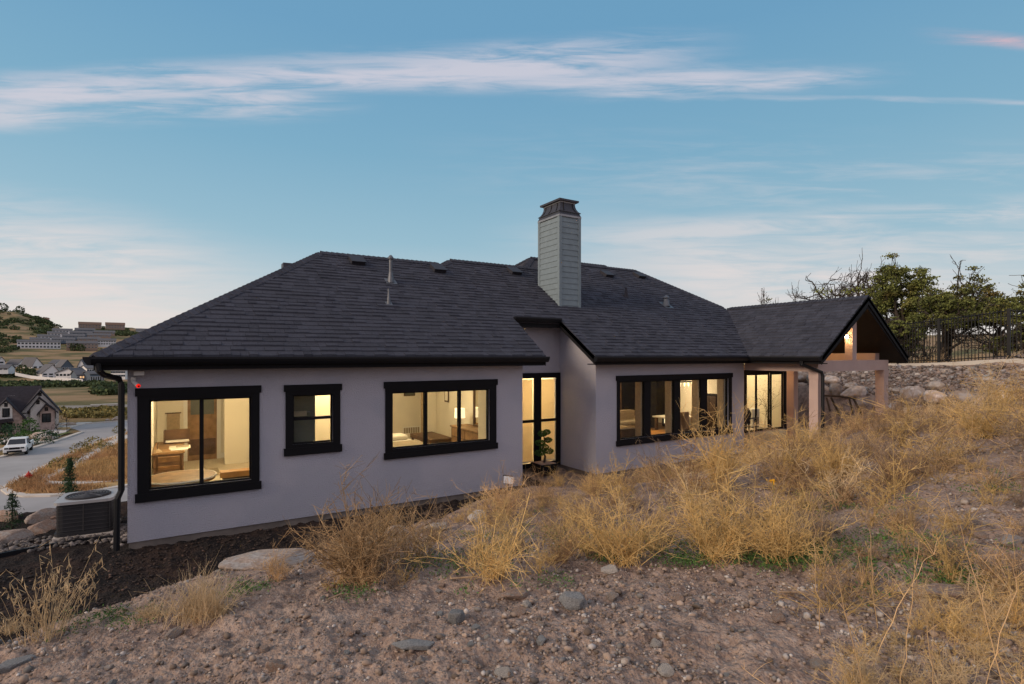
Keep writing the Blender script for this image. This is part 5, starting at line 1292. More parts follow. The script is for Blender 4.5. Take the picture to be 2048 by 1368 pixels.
box('baseboard', M['trimwhite'], HOUSE, -.49, .075, 16.66, 16.695, FL, FL + .14)
box('interior_wall', M['cream'], HOUSE, .97, 1.55, 15.6, 15.64, FL, CE)
simple('desk', 'brown office desk with pale papers and dark trays seen through the left window', 'desk', (-.15, 14.3, FL),
       [('desk_top', 'midwood', (-.34, .24, -.85, .85, .70, .745)), ('pedestal', 'darkwood', (-.32, .22, -.82, -.30, 0, .699)), ('pedestal', 'darkwood', (-.32, .22, .35, .82, 0, .699))])
simple('letter_tray', 'dark tray organiser standing at the back of the desk', 'tray', (-.08, 14.75, FL + .746), [('back', 'darkwood', (-.22, .28, .18, .21, 0, .30)), ('shelf', 'darkwood', (-.22, .28, -.05, .179, 0, .03)), ('shelf', 'trimwhite', (-.20, .26, -.08, .15, .031, .06)), ('side', 'darkwood', (-.24, -.221, -.05, .21, 0, .3))])
simple('paper_stack', 'stack of pale papers on the office desk', 'papers', (-.05, 14.0, FL + .746), [('sheet', 'whitecloth', (-.15, .25, -.22, .2, 0, .02)), ('sheet', 'white', (-.12, .2, -.4, -.24, 0, .015)), ('folder', 'greycloth', (-.02, .22, -.1, .1, .021, .035))])
t = thing('hanging_bag', (-.40, 13.6, -1.95), 'dark bag hanging at the left wall beside the desk', 'bag')
MB().lathe([(.02, -.42), (.10, -.38), (.12, -.2), (.08, -.05), (.03, 0)], (0, 0, 0), 10).build('body', M['tancloth'], t, local=True); MB().tube([(0, -.03, 0), (0, 0, .12), (0, .03, 0)], .01, 5).build('strap', M['darkwood'], t, local=True)
simple('office_chair', 'wooden chair with open back in front of the desk', 'chair', (-.18, 12.3, FL), [('seat', 'midwood', (-.22, .22, -.22, .22, .43, .47)), ('leg', 'darkwood', (-.22, -.18, -.22, -.18, 0, .43)), ('leg', 'darkwood', (.18, .22, -.22, -.18, 0, .43)), ('leg', 'darkwood', (-.22, -.18, .18, .22, 0, .85)), ('leg', 'darkwood', (.18, .22, .18, .22, 0, .85)), ('back_slat', 'midwood', (-.18, .18, .185, .215, .70, .80)), ('back_slat', 'midwood', (-.18, .18, .185, .215, .55, .62))])
t = thing('round_table', (.02, 10.95, FL), 'dark round table with a pale rim under the left window', 'table')
MB().tube([(.53 * math.cos(a), .53 * math.sin(a), .68) for a in np.linspace(0, 6.2832, 36)], .016, 6).build('rim', M['trimwhite'], t, local=True); MB().lathe([(0, .60), (.519, .62), (.519, .695), (.01, .696)], (0, 0, 0), 28).build('table_top', M['midwood'], t, local=True)
MB().lathe([(.3, 0), (.3, .03), (.08, .06), (.08, .60)], (0, 0, 0), 16).build('pedestal', M['darkwood'], t, local=True)
simple('wooden_tray', 'honey coloured wooden box at the right sill of the office window', 'box', (.86, 10.75, FL), [('side', 'yellowwood', (-.26, .24, -.12, .12, .64, .74)), ('stand', 'darkwood', (-.22, .2, -.1, .1, 0, .639))])
simple('rug', 'grey green rug on the office floor', 'rug', (.55, 13.9, FL), [('mat', 'greytile', (-.22, .18, -1.9, -1.2, .0, .012)), ('mat', 'greycloth', (-.25, .25, .4, 1.3, .0, .012)), ('mat', 'greycloth', (.4, .95, -1.1, -.5, .0, .012))])
for x in (-.33, -.12): box('wall_strip', M['trimwhite'], HOUSE, -.497, -.47, 11.6 + (x + .33) * 9, 11.66 + (x + .33) * 9, -1.9, CE - .02)  # two narrow white upright strips on the left office wall
# bathroom: dark tiled shower wall on the left, cream wall beyond
box('tiled_wall', M['greytile'], HOUSE, 1.625, 2.10, 10.30, 10.42, FL, CE, label='dark grey green tiled shower wall')
simple('towel_rail', 'pale rolled towel on a rail before the dark tiles', 'towel', (1.85, 10.28, -1.02), [('rail', 'galv', (-.16, .16, -.01, .01, .0, .02)), ('towel', 'greycloth', (-.12, .10, -.02, .02, -.06, .03))])
# bedroom
t = simple('bed', 'double bed with white pillow end and taupe blanket at the bedroom window', 'bed', (4.45, 13.3, FL), [('frame', 'darkwood', (-.95, .80, -1.0, 1.0, .12, .30)), ('mattress', 'whitecloth', (-.93, .78, -.98, .98, .301, .55)), ('blanket', 'greycloth', (-.95, .80, -1.01, .1, .40, .575)), ('leg', 'darkwood', (-.9, -.8, -.95, -.85, 0, .119)), ('leg', 'darkwood', (.66, .76, -.95, -.85, 0, .119))])
MB().box(-.85, -.1, .35, .85, .551, .68).build('pillow', M['whitecloth'], t, local=True, bevel=.05); MB().box(-.02, .7, .35, .85, .551, .68).build('pillow', M['whitecloth'], t, local=True, bevel=.05)
simple('bench', 'dark striped bench at the back of the bedroom', 'bench', (6.15, 14.5, FL), [('seat', 'darkwood', (-.35, .35, -.75, .75, .36, .48)), ('leg', 'darkwood', (-.33, -.27, -.7, -.64, 0, .359)), ('leg', 'darkwood', (.27, .33, -.7, -.64, 0, .359)), ('leg', 'darkwood', (-.33, -.27, .64, .7, 0, .359))])
t = simple('dresser', 'dark wood dresser with drawers along the bedroom side wall', 'dresser', (6.62, 12.75, FL), [('carcass', 'darkwood', (-.26, .26, -.85, .85, .08, .82)), ('top', 'midwood', (-.29, .28, -.88, .88, .821, .86))])
for j in range(3):
    for k in range(2): MB().box(-.275, -.261, -.82 + k * .83, -.03 + k * .83, .12 + j * .235, .33 + j * .235).build('drawer', M['midwood'], t, local=True, bevel=.005)
t = thing('mirror', (6.80, 12.6, FL + .865), 'dark framed mirror standing on the dresser', 'mirror'); t.rotation_euler[2] = 0
mm = mat('mirror_glass', (.8, .76, .66), .05, metal=1.)
MB().box(-.01, .01, -.42, .42, .05, .98).build('glass', mm, t, local=True)
for b in ((-.03, .02, -.50, -.42, 0, 1.06), (-.03, .02, .42, .50, 0, 1.06), (-.03, .02, -.42, .42, .98, 1.06), (-.03, .02, -.42, .42, 0, .05)): MB().box(*b).build('frame', M['darkwood'], t, local=True)
t = thing('table_lamp', (6.55, 13.45, FL + .865), 'white drum table lamp on the dresser', 'table lamp')
MB().lathe([(.07, 0), (.07, .02), (.02, .04), (.02, .20)], (0, 0, 0), 12).build('base', M['midwood'], t, local=True); MB().lathe([(.15, .20), (.14, .46), (.135, .46), (.145, .20)], (0, 0, 0), 18).build('lamp_shade', M['shade'], t, local=True)
simple('wall_vent', 'slotted pale wall grille low on the back wall of the bedroom', 'vent', (6.40, 16.69, -2.40), [('plate', 'trimwhite', (-.30, .30, -.012, 0, -.12, .12))] + [('slot', 'greycloth', (-.27 + i * .078, -.21 + i * .078, -.016, -.0121, -.09, .09)) for i in range(7)])
simple('picture', 'small dark framed landscape picture on the bedroom back wall', 'picture', (6.32, 16.69, -1.12), [('frame', 'darkwood', (-.19, .19, -.03, 0, -.17, .28)), ('print', 'greytile', (-.16, .16, -.034, -.031, -.14, .25))])
simple('picture', 'narrow dark picture with pale shapes beside the bedroom door', 'picture', (6.90, 13.1, -1.15), [('frame', 'darkwood', (-.0, .02, 1.85, 2.15, -.25, .25)), ('print', 'whitecloth', (-.004, -.001, 1.9, 2.1, -.2, .2))])
box('interior_wall', M['cream'], HOUSE, 6.55, 6.92, 15.9, 16.0, FL, CE)
box('hall_door', M['tancloth'], HOUSE, 6.43, 6.548, 15.92, 15.98, FL, -.6, label='taupe bedroom door')
# living room
t = simple('sofa', 'long tan sofa along the middle of the living room', 'sofa', (12.6, 14.0, FL), [('base', 'tancloth', (-1.2, 1.2, -.42, .42, .08, .42)), ('backrest', 'tancloth', (-1.2, 1.2, .20, .46, .421, .84)), ('arm', 'tancloth', (-1.34, -1.201, -.42, .46, .08, .62)), ('arm', 'tancloth', (1.201, 1.34, -.42, .46, .08, .62))])
for k in range(3): MB().box(-1.18 + k * .79, -.42 + k * .79, -.44, .19, .421, .54).build('seat_cushion', M['greycloth'], t, local=True, bevel=.03)
t = simple('sofa', 'tan sofa with teal cushions behind the first living room light', 'sofa', (10.6, 12.6, FL), [('base', 'tancloth', (-.9, .9, -.42, .42, .08, .42)), ('backrest', 'tancloth', (-.9, .9, .20, .46, .421, .86)), ('arm', 'tancloth', (-1.04, -.901, -.42, .46, .08, .62)), ('arm', 'tancloth', (.901, 1.04, -.42, .46, .08, .62))])
for i, (x, lab) in enumerate(((10.05, 'plain teal cushion at the left end of the sofa'), (10.45, 'patterned teal and cream cushion on the sofa'), (11.9, 'patterned green cushion on the long sofa'))):
    simple('cushion', lab, 'cushion', (x, 12.62 if i < 2 else 13.9, FL + .55), [('cover', 'tealcloth', (-.2, .2, -.06, .06, -.0, .38))])
simple('armchair', 'dark leather armchair close to the living room window', 'armchair', (10.1, 11.0, FL), [('base', 'darkwood', (-.38, .38, -.38, .38, .1, .42)), ('backrest', 'darkwood', (-.38, .38, -.5, -.381, .1, .86)), ('arm', 'tancloth', (-.5, -.381, -.45, .38, .1, .6)), ('arm', 'tancloth', (.381, .5, -.45, .38, .1, .6))])
simple('coffee_table', 'honey wood table glowing orange at the middle lights', 'table', (12.25, 11.45, FL), [('table_top', 'yellowwood', (-.95, .75, -.42, .42, .46, .50)), ('leg', 'darkwood', (-.9, -.82, -.38, -.3, 0, .459)), ('leg', 'darkwood', (.62, .70, -.38, -.3, 0, .459)), ('leg', 'darkwood', (-.9, -.82, .3, .38, 0, .459)), ('leg', 'darkwood', (.62, .70, .3, .38, 0, .459))])
simple('cabinet', 'tall dark cabinet against the back wall of the living room', 'cabinet', (15.9, 16.5, FL), [('carcass', 'darkwood', (-.9, .9, -.3, .3, 0, 2.0)), ('door', 'black', (-.86, -.02, -.32, -.301, .05, 1.95)), ('door', 'black', (.02, .86, -.32, -.301, .05, 1.95))])
simple('bar_counter', 'bar counter with a pale lit top in the left light', 'counter', (11.7, 16.0, FL), [('front', 'midwood', (-1.6, 1.3, -.25, .25, 0, 1.02)), ('counter_top', 'whitecloth', (-1.65, 1.35, -.32, .3, 1.021, 1.07))])
for i, (x, y, lab) in enumerate(((10.7, 15.4, 'left bar stool at the counter'), (11.7, 15.4, 'middle bar stool at the counter'), (12.7, 15.4, 'right bar stool at the counter'))):
    simple('bar_stool', lab, 'bar stool', (x, y, FL), [('seat', 'tancloth', (-.2, .2, -.2, .2, .68, .76)), ('backrest', 'darkwood', (-.2, .2, -.22, -.17, .761, 1.08)), ('leg', 'darkwood', (-.19, -.15, -.19, -.15, 0, .679)), ('leg', 'darkwood', (.15, .19, -.19, -.15, 0, .679)), ('leg', 'darkwood', (-.19, -.15, .15, .19, 0, .679)), ('leg', 'darkwood', (.15, .19, .15, .19, 0, .679))], group='bar stools')
simple('television', 'dark wall screen above the bar counter', 'television', (11.9, 16.82, -1.25), [('frame', 'black', (-1.3, -.1, -.05, 0, -.4, .35)), ('screen', 'greytile', (-1.25, -.15, -.054, -.051, -.36, .31))])
simple('wall_art', 'pale round dial clock panel on the living room wall', 'wall art', (16.6, 16.0, -1.35), [('panel', 'whitecloth', (-.2, .2, -.03, 0, -.45, .45)), ('dial', 'yellowwood', (-.12, .12, -.04, -.031, .1, .34))])
simple('dark_cabinet', 'black glazed display cabinet behind the second light', 'cabinet', (15.9, 15.0, FL), [('carcass', 'black', (-.45, .45, -.25, .25, .5, 2.1)), ('leg', 'black', (-.4, -.34, -.2, .2, 0, .499)), ('leg', 'black', (.34, .4, -.2, .2, 0, .499))])
simple('dining_table', 'dining table with pale cloth in the bright part of the living room', 'table', (13.15, 11.75, FL), [('table_top', 'whitecloth', (-.6, .6, -.4, .4, .86, .90)), ('leg', 'darkwood', (-.55, -.47, -.35, -.27, 0, .859)), ('leg', 'darkwood', (.47, .55, -.35, -.27, 0, .859)), ('leg', 'darkwood', (-.55, -.47, .27, .35, 0, .859)), ('leg', 'darkwood', (.47, .55, .27, .35, 0, .859))])
for i, (x, lab) in enumerate(((12.6, 'brown high back dining chair on the left'), (13.15, 'brown high back dining chair in the middle'), (13.62, 'brown high back dining chair on the right'))):
    simple('dining_chair', lab, 'chair', (x, 11.15, FL), [('seat', 'darkwood', (-.2, .2, -.2, .2, .55, .62)), ('backrest', 'midwood', (-.2, .2, -.22, -.17, .621, 1.12)), ('leg', 'darkwood', (-.19, -.15, -.19, -.15, 0, .549)), ('leg', 'darkwood', (.15, .19, -.19, -.15, 0, .549)), ('leg', 'darkwood', (-.19, -.15, .15, .19, 0, .549)), ('leg', 'darkwood', (.15, .19, .15, .19, 0, .549))], group='dining chairs')
t = thing('candle', (13.2, 12.2, FL), 'pale glowing pillar candle on a tall holder', 'candle'); MB().lathe([(.05, .62), (.05, .84), (.02, .845)], (0, 0, 0), 10).build('wax', M['shade'], t, local=True); MB().lathe([(.12, 0), (.12, .02), (.02, .04), (.02, .60), (.07, .619)], (0, 0, 0), 10).build('holder', M['darkwood'], t, local=True)
t = thing('chandelier', (13.2, 11.4, CE - .22), 'bright crystal chandelier hanging by the third living room light', 'chandelier')
MB().box(-.34, .34, -.12, .12, -.34, -.31).build('frame', M['galv'], t, local=True); MB().tube([(0, 0, .22), (0, 0, -.31)], .012, 6).build('rod', M['galv'], t, local=True)
for k in range(11): MB().lathe([(.012, -.34), (.022, -.37), (.004, -.37 - .05 - .03 * (k % 3))], (-.30 + k * .06, .04 * ((k % 3) - 1), 0), 6).build('crystal', M['shade'], t, local=True)
lamp('lamp_glow', (13.2, 11.4, CE - .78), 26, (1, .72, .42), .12, t)
box('interior_wall', M['cream'], HOUSE, 16.98, 17.05, 12.52, 16.8, FL, CE - .01)
box('interior_wall', M['cream'], HOUSE, 13.9, 16.97, 12.505, 12.52, FL, CE - .01)
simple('side_cabinet', 'dark side cabinet with a small lamp seen through the fourth living room light', 'cabinet', (13.62, 10.72, FL), [('carcass', 'black', (-.18, .18, -.25, .25, 0, 1.62)), ('door', 'darkwood', (-.195, -.181, -.23, -.01, .05, 1.57)), ('door', 'darkwood', (-.195, -.181, .01, .23, .05, 1.57))])
t = thing('pendant_pipe', (13.1, 10.6, CE), 'thin black hanging pipe in the fourth living room light', 'pendant'); MB().tube([(0, 0, 0), (0, 0, -.78)], .015, 6).build('rod', M['black'], t, local=True); MB().lathe([(.02, -.78), (.08, -.86), (.085, -.9), (.02, -.9)], (0, 0, 0), 12).build('shade', M['black'], t, local=True)
# behind the patio doors
simple('white_unit', 'white box heater standing behind the middle patio door leaf', 'heater', (18.95, 13.1, FL), [('body', 'white', (-.22, .22, -.15, .15, .05, .72)), ('grille', 'galv', (-.16, .16, -.16, -.151, .12, .4)), ('foot', 'black', (-.2, .2, -.13, .13, 0, .049))])
t = thing('dried_branch', (19.75, 13.0, FL), 'slender dried branch plant behind the right patio door leaf', 'plant'); r4 = np.random.default_rng(4)
V, F = weed(r4, 1.7, .35, 5, 9, 2, .006); C = r4.normal(size=(150, 3)) * np.array([.16, .16, .25]) + np.array([0, 0, 1.35]); V2, F2 = leaf_quads(C, .022, r4)
link('stem', np_mesh('stem', V, F), M['bark'], t); link('leaves', np_mesh('leaves', V2, F2), M['tancloth'], t)
t = thing('barbecue_grill', (15.35, 11.15, -2.80), 'black kettle shaped gas grill by the wall corner on the patio', 'grill')
MB().prism([(-.3, -.28, .82), (.3, -.28, .82), (.34, -.28, .95), (.18, -.28, 1.14), (-.18, -.28, 1.14), (-.34, -.28, .95)], (0, .56, 0)).build('lid', M['blackmetal'], t, local=True, bevel=.02)
MB().box(-.3, .3, -.26, .26, .62, .815).build('firebox', M['blackmetal'], t, local=True); MB().box(.305, .62, -.22, .22, .76, .79).build('side_shelf', M['galv'], t, local=True)
for x, y in ((-.27, -.22), (.27, -.22), (-.27, .22), (.27, .22)): MB().box(x - .02, x + .02, y - .02, y + .02, 0, .619).build('leg', M['blackmetal'], t, local=True)
# ------------------------------------------------------------------ street scene below
def facing(a, d, z=None, extra=0.):
    u, v = uv(a * d, d); return (u, v, ZS + .05 if z is None else z), math.atan2(v, u) - math.pi / 2 + extra
def pt(x, y): a, d = q(x, y); return a, d
# pickup truck
a, d = q(38, 906); loc, rz = facing(a, d)
t = thing('pickup_truck', loc, 'white crew cab pickup parked at the far kerb facing the camera', 'pickup truck', rz=rz + R(-8)); t.scale = (.93, .93, .93)
# local: front towards -Y, width along X
W = .95
prof = [(-2.7, .42), (-2.72, .80), (-2.62, 1.02), (-1.55, 1.12), (-.95, 1.62), (-.75, 1.72), (.45, 1.74), (.72, 1.66), (.86, 1.14), (2.62, 1.12), (2.68, .95), (2.68, .5), (1.9, .42), (1.75, .62), (1.35, .62), (1.2, .42), (-1.25, .42), (-1.4, .62), (-1.8, .62), (-1.95, .42)]
def ext(prof, w0, w1, n_, m): MB().prism([(w0, y, z) for y, z in prof], (w1 - w0, 0, 0)).build(n_, M[m], t, local=True, bevel=.05 if n_ == 'body' else 0)
low = [p for p in prof if p[1] <= 1.13] ; ext(low, -W, W, 'body', 'carwhite')
MB().add([(-.88,-1.58,1.10),(.88,-1.58,1.10),(.88,.86,1.10),(-.88,.86,1.10),(-.74,-.85,1.72),(.74,-.85,1.72),(.74,.62,1.74),(-.74,.62,1.74)], [(3,2,1,0),(4,5,6,7),(0,1,5,4),(1,2,6,5),(2,3,7,6),(3,0,4,7)]).build('cab', M['carwhite'], t, local=True, bevel=.05)
MB().add([(-.76,-1.50,1.15),(.76,-1.50,1.15),(.66,-.93,1.66),(-.66,-.93,1.66)], [(0,1,2,3)]).add([(-.76,-1.53,1.15),(.76,-1.53,1.15),(.66,-.96,1.66),(-.66,-.96,1.66)], [(3,2,1,0)]).build('windscreen', M['carglass'], t, local=True)
for s in (-1, 1):
    for (ya, yb) in ((-1.2, -.35), (-.25, .5)):
        MB().prism([(s * .885, ya, 1.16), (s * .885, yb, 1.16), (s * .79, yb - .02, 1.62), (s * .79, ya + (.35 if ya < -1 else 0), 1.62)], (s * .012, 0, 0)).build('side_window', M['carglass'], t, local=True)
    for y in (-1.6, 1.55):
        w_ = MB().tube([(s * .72, y, .38), (s * .97, y, .38)], .39, 18).build('wheel', M['tyre'], t, local=True); MB().tube([(s * .96, y, .38), (s * .985, y, .38)], .22, 14).build('rim', M['galv'], w_, local=True)
        pass
    MB().box(s * .66 - .17, s * .66 + .17, -2.745, -2.70, .78, .96).build('headlight', M['carglass'], t, local=True, bevel=.02)
    MB().box(min(s * .98, s * 1.14), max(s * .98, s * 1.14), -1.15, -1.0, 1.12, 1.28).build('wing_mirror', M['black'], t, local=True)
MB().box(-.46, .46, -2.745, -2.71, .74, .97).build('grille', M['black'], t, local=True, bevel=.02); MB().box(-.62, .62, -2.75, -2.71, .42, .62).build('lower_intake', M['black'], t, local=True, bevel=.02)
MB().box(-.80, .80, .90, 2.60, 1.05, 1.125).build('bed_opening', M['black'], t, local=True)
# hydrant
a, d = q(57, 963); loc, rz = facing(a, d)
t = thing('fire_hydrant', loc, 'red fire hydrant at the kerb of the dry grass island', 'fire hydrant')
MB().lathe([(.17, 0), (.17, .05), (.12, .06), (.12, .48), (.16, .50), (.16, .54), (.13, .60), (.07, .70), (.03, .74), (.03, .80)], (0, 0, 0), 14).build('barrel', M['red'], t, local=True)
for b in (((-.24, 0, .42), (.24, 0, .42)), ((0, 0, .36), (0, -.22, .36))): MB().tube(b, .07, 10).build('nozzle', M['red'], t, local=True)
MB().lathe([(.2, 0), (.2, .03), (.15, .04)], (0, 0, 0), 12).build('flange', M['concrete'], t, local=True)
# the dark roofed house across the street
a, d = q(56, 862); DH = 74.; loc, rz = facing((56 - 1024) / 1086., DH, ZS + .1)
NH = thing('house', loc, 'brick and white gabled house with steep dark roof across the street', 'house', rz=rz)
k_ = DH * math.hypot(1, (56 - 1024) / 1086.) / 1086. * .80
M['brick'] = mat('light_brick', (.36, .28, .25), .95, .25, 3, .2, 20); M['whitewall'] = mat('white_render', (.66, .64, .61), .9, .05, 2); M['darkroof'] = mat('dark_slate_roof', (.035, .03, .036), .95, .25, 3, .3, 8, island=.2)
def lx(x): return (x - 56) * .0662 * .93
def lz(y): return (866 - y) * .0668 * 1.06
def gable(x0, x1, yb, ye, xa, ya, yf, yback, wm, over=.35, name='wing'):
    """front facing gabled wing: wall x0..x1 from yb to eave ye, apex (xa,ya)"""
    X0, X1, XA, ZE, ZA, ZB_ = lx(x0), lx(x1), lx(xa), lz(ye), lz(ya), lz(yb)
    MB().prism([(X0, yf, ZB_), (X1, yf, ZB_), (X1, yf, ZE), (XA, yf, ZA - .15), (X0, yf, ZE)], (0, yback - yf, 0)).build('wall', M[wm], NH, local=True)
    sl = (ZA - ZE) / (XA - X0); sr = (ZA - ZE) / (X1 - XA)
    for s, xe, s_l in ((-1, X0 - over, sl), (1, X1 + over, sr)):
        ze = ZA - abs(XA - xe) * s_l
        MB().prism([(xe, yf - over, ze), (XA, yf - over, ZA), (XA, yf - over, ZA + .18), (xe, yf - over, ze + .18)], (0, yback - yf + over, 0)).build('roof', M['darkroof'], NH, local=True)
    return yf
def hwin(x0, x1, y0, y1, yf, n=1, arch=False):
    X0, X1, Z0, Z1 = lx(x0), lx(x1), lz(y1), lz(y0)
    o = MB().box(X0 - .08, X1 + .08, yf - .05, yf - .005, Z0 - .08, Z1 + .08).build('window', M['black'], NH, local=True)
    for i in range(n):
        w_ = (X1 - X0) / n; MB().box(X0 + i * w_ + .04, X0 + (i + 1) * w_ - .04, yf - .06, yf - .051, Z0 + .02, Z1 - .02).build('pane', M['carglass'], o, local=True)
# main body and its long ridge
MB().box(lx(-95), lx(104), 1.2, 9.5, 0, lz(832)).build('wall', M['brick'], NH, local=True)
for s in (0, 1):
    ya_, yb_ = ((.6, 5.3), (10.0, 5.3))[s]
    MB().prism([(lx(-98), ya_, lz(834)), (lx(-98), yb_, lz(785)), (lx(-98), yb_, lz(785) + .18), (lx(-98), ya_, lz(834) + .18)], (lx(80) - lx(-98), 0, 0)).build('roof', M['darkroof'], NH, local=True)
MB().prism([(lx(-60), 2.2, lz(820)), (lx(12), 2.2, lz(820)), (lx(-20), 5.3, lz(774))], (0, 4, 0)).build('roof', M['darkroof'], NH, local=True)
gable(45, 109, 866, 830, 77, 790, .6, 9.4, 'whitewall'); hwin(74.5, 77.5, 795, 799, .6)
gable(60, 97, 866, 824, 74.5, 803, -.4, .7, 'whitewall'); hwin(71, 74, 809, 814, -.4)
gable(76, 101, 866, 829, 86.5, 815, -1.2, -.3, 'brick'); hwin(85, 88, 822, 827, -1.2); hwin(80, 93, 834, 849, -1.2, 2); 
hwin(99.4, 102, 832, 845, .6)
gable(-8, 47, 872, 836, 21, 804, -1.6, 5, 'brick'); 
MB().box(lx(11), lx(31), -1.72, -1.605, lz(841), lz(815)).build('wall_panel', M['whitewall'], NH, local=True); MB().prism([(lx(11), -1.72, lz(815)), (lx(31), -1.72, lz(815)), (lx(21), -1.72, lz(806.5))], (0, .115, 0)).build('wall_panel', M['whitewall'], NH, local=True)
hwin(16.5, 25.5, 820, 834, -1.72, 2); hwin(19.5, 22.5, 810, 815, -1.72)
MB().prism([(lx(4), -1.62, lz(847)), (lx(34), -1.62, lz(843)), (lx(31), -1.62, lz(838)), (lx(8), -1.62, lz(839))], (0, -.8, 0)).build('roof', M['darkroof'], NH, local=True)
hwin(7, 15, 847, 863, -1.61); hwin(18, 30, 847, 862, -1.61, 2)
MB().box(lx(23), lx(34), 3.6, 4.4, lz(812), lz(800)).build('chimney', M['whitewall'], NH, local=True)
hwin(50, 58, 838, 855, 1.2)
# front yard: boulders, shrubs, street trees
def blob(name, x, y, d, s, label, m='scrub', cat='shrub', z=None, n=420, sc=(1, 1, .8), grp=None, leaf=.12, trunk=0.):
    a = (x - 1024) / 1086.; u, v = uv(a * d, d); z = (h1(u, v) if z is None else z); t = thing(name, (u, v, z), label, cat, grp); rg = np.random.default_rng(int(x * 7 + y))
    C = rg.normal(size=(n, 3)); C /= np.linalg.norm(C, axis=1, keepdims=True); k = rg.normal(size=(9, 3)); k /= np.linalg.norm(k, axis=1, keepdims=True)
    bump = 1 + .25 * np.max(C @ k.T, axis=1); C = C * (bump * rg.uniform(.45, 1, n) ** .5)[:, None] * np.array(sc) * s + np.array([0, 0, s * sc[2] * .8 + trunk])
    V, F = leaf_quads(C, leaf * s, rg, 1.3); link('crown', np_mesh('crown', V, F), M[m], t)
    MB().tube([(0, 0, -.1), (0, 0, s * sc[2] + trunk)], [s * .08 + .03, .02], 5).build('trunk', M['bark'], t, local=True); return t
M['yardgreen'] = mat('yard_shrub_leaf', (.05, .11, .025), .9, .2, 3, island=.5)
blob('shrub', 58, 850, 70, 1.0, 'tall green shrub before the wall of the brick and white house', 'yardgreen', sc=(.8, .8, 1.2)); blob('shrub', 28, 860, 68, .8, 'dark green shrub under the bay window across the street', 'spruce', sc=(.9, .9, 1.2))
blob('shrub', 38, 872, 66, .6, 'light green shrub behind the pickup', 'yardgreen'); blob('shrub', 12, 880, 62, .9, 'dark conical shrub left of the pickup', 'spruce', sc=(.55, .55, 1.5))
blob('shrub', 48, 862, 67, .7, 'low green shrub in the front bed across the street', 'yardgreen'); blob('shrub', 92, 864, 66, .8, 'dark low shrub by the front boulder', 'spruce', sc=(1.4, 1.2, .7))
blob('shrub', 76, 875, 63, .6, 'dark low shrub at the far pavement', 'spruce', sc=(2.2, 1, .6)); blob('shrub', 84, 858, 69, .8, 'yellow green shrub right of the big boulder', 'yardgreen', sc=(1.4, 1, .6))
for i, (x, y, d, s, lab) in enumerate(((77, 856, 68, 1.05, 'large pale boulder in front of the brick and white house'), (95, 866, 66, .8, 'grey boulder at the corner of the front bed'), (142, 848, 80, .8, 'pale boulder behind the far kerb bend'), (127, 849, 80, .6, 'small pale boulder left of the kerb bend boulder'), (237, 838, 87, 1.0, 'pale boulder beside the downspout beyond the street'), (215, 842, 86, .5, 'small low boulder at the far kerb'))):
    a = (x - 1024) / 1086.; tag(place_rock('boulder', BM[i], *uv(a * d, d), s, i, .3, z=ZS, sc=(1.3, 1, .8)), lab, 'boulder', 'boulders across the street')
for i, (x, y) in enumerate(((101, 882), (119, 874), (135, 867))):
    a, d = q(x, y); u, v = uv(a * d, d); t = thing('young_tree', (u, v, ZS), ['thin leafless young street tree nearest the pickup', 'middle thin young street tree', 'far thin young street tree by the bend'][i], 'young tree', 'young street trees')
    V, F = weed(np.random.default_rng(i), 2.6, .5, 1, 9, 2, .035, upright=3); link('branches', np_mesh('branches', V, F), M['bark'], t)
# tufts of dry grass on the island between street and pavement
def in_poly(x, y, P):
    c = False; n = len(P)
    for i in range(n):
        (a, b), (c_, d_) = P[i], P[(i + 1) % n]
        if (b > y) != (d_ > y) and x < (c_ - a) * (y - b) / (d_ - b) + a: c = not c
    return c
island = [(20, 975), (60, 957), (105, 930), (158, 903), (243, 871), (262, 868), (262, 968), (175, 985), (105, 989), (35, 988)]
path_px = [(244, 876), (210, 893), (175, 914), (140, 934), (98, 957)]
C = []; rg = np.random.default_rng(12); 
while len(C) < 1500:
    x, y = rg.uniform(18, 262), rg.uniform(868, 990)
    if not in_poly(x, y, island): continue
    yp = np.interp(x, [98, 140, 175, 210, 244], [957, 934, 914, 893, 876])
    if -4 < y - yp < 9 and x > 84: continue
    if -3 < y - 968 < 8 and x > 84: continue
    a, d = q(x, y); u, v = uv(a * d, d); C.append((u, v))
C = np.array(C); n = len(C); k = 12
P0 = np.concatenate([np.repeat(C, k, 0) + rg.normal(size=(n * k, 2)) * .25, np.full((n * k, 1), ZS)], 1)
D = rg.normal(size=(n * k, 3)) * .45; D[:, 2] = 1; D /= np.linalg.norm(D, axis=1, keepdims=True); P = polyl(P0, D, rg.uniform(.2, .62, n * k), 3, rg, .3, .1)
V, F = np_tubes(P, np.array([1.3, 1, .3])[None] * .022 * np.ones((n * k, 1)))
M['islandgrass'] = mat('island_dry_grass', (.66, .43, .19), .95, .2, .4, island=.35, col2=(.50, .29, .14), c2scale=.15)
tag(link('dry_grass', np_mesh('dry_grass', V, F), M['islandgrass']), kind='stuff')
street('dry_ground', ql(island[:5] + [(262, 866), (262, 970), (175, 985.5), (105, 989.5), (35, 988.5)]), M['drygrass'], .10)
for i, (x, y, s, lab) in enumerate(((118, 938, .9, 'yellow green sage bush low on the street island'), (160, 908, 1.0, 'olive sage bush halfway up the street island'), (186, 898, 1.1, 'brown sage bush beside the olive one'), (238, 866, .8, 'round sage bush at the top of the island by the downspout'), (150, 930, .6, 'small yellow bush at the island path'), (214, 900, .7, 'yellow bush right of the island path'))):
    a, d = q(x, y); blob('sage_bush', x, y, d, s * .8, lab, 'sage', 'bush', ZS, 260, grp='sage bushes on the island') if True else 0
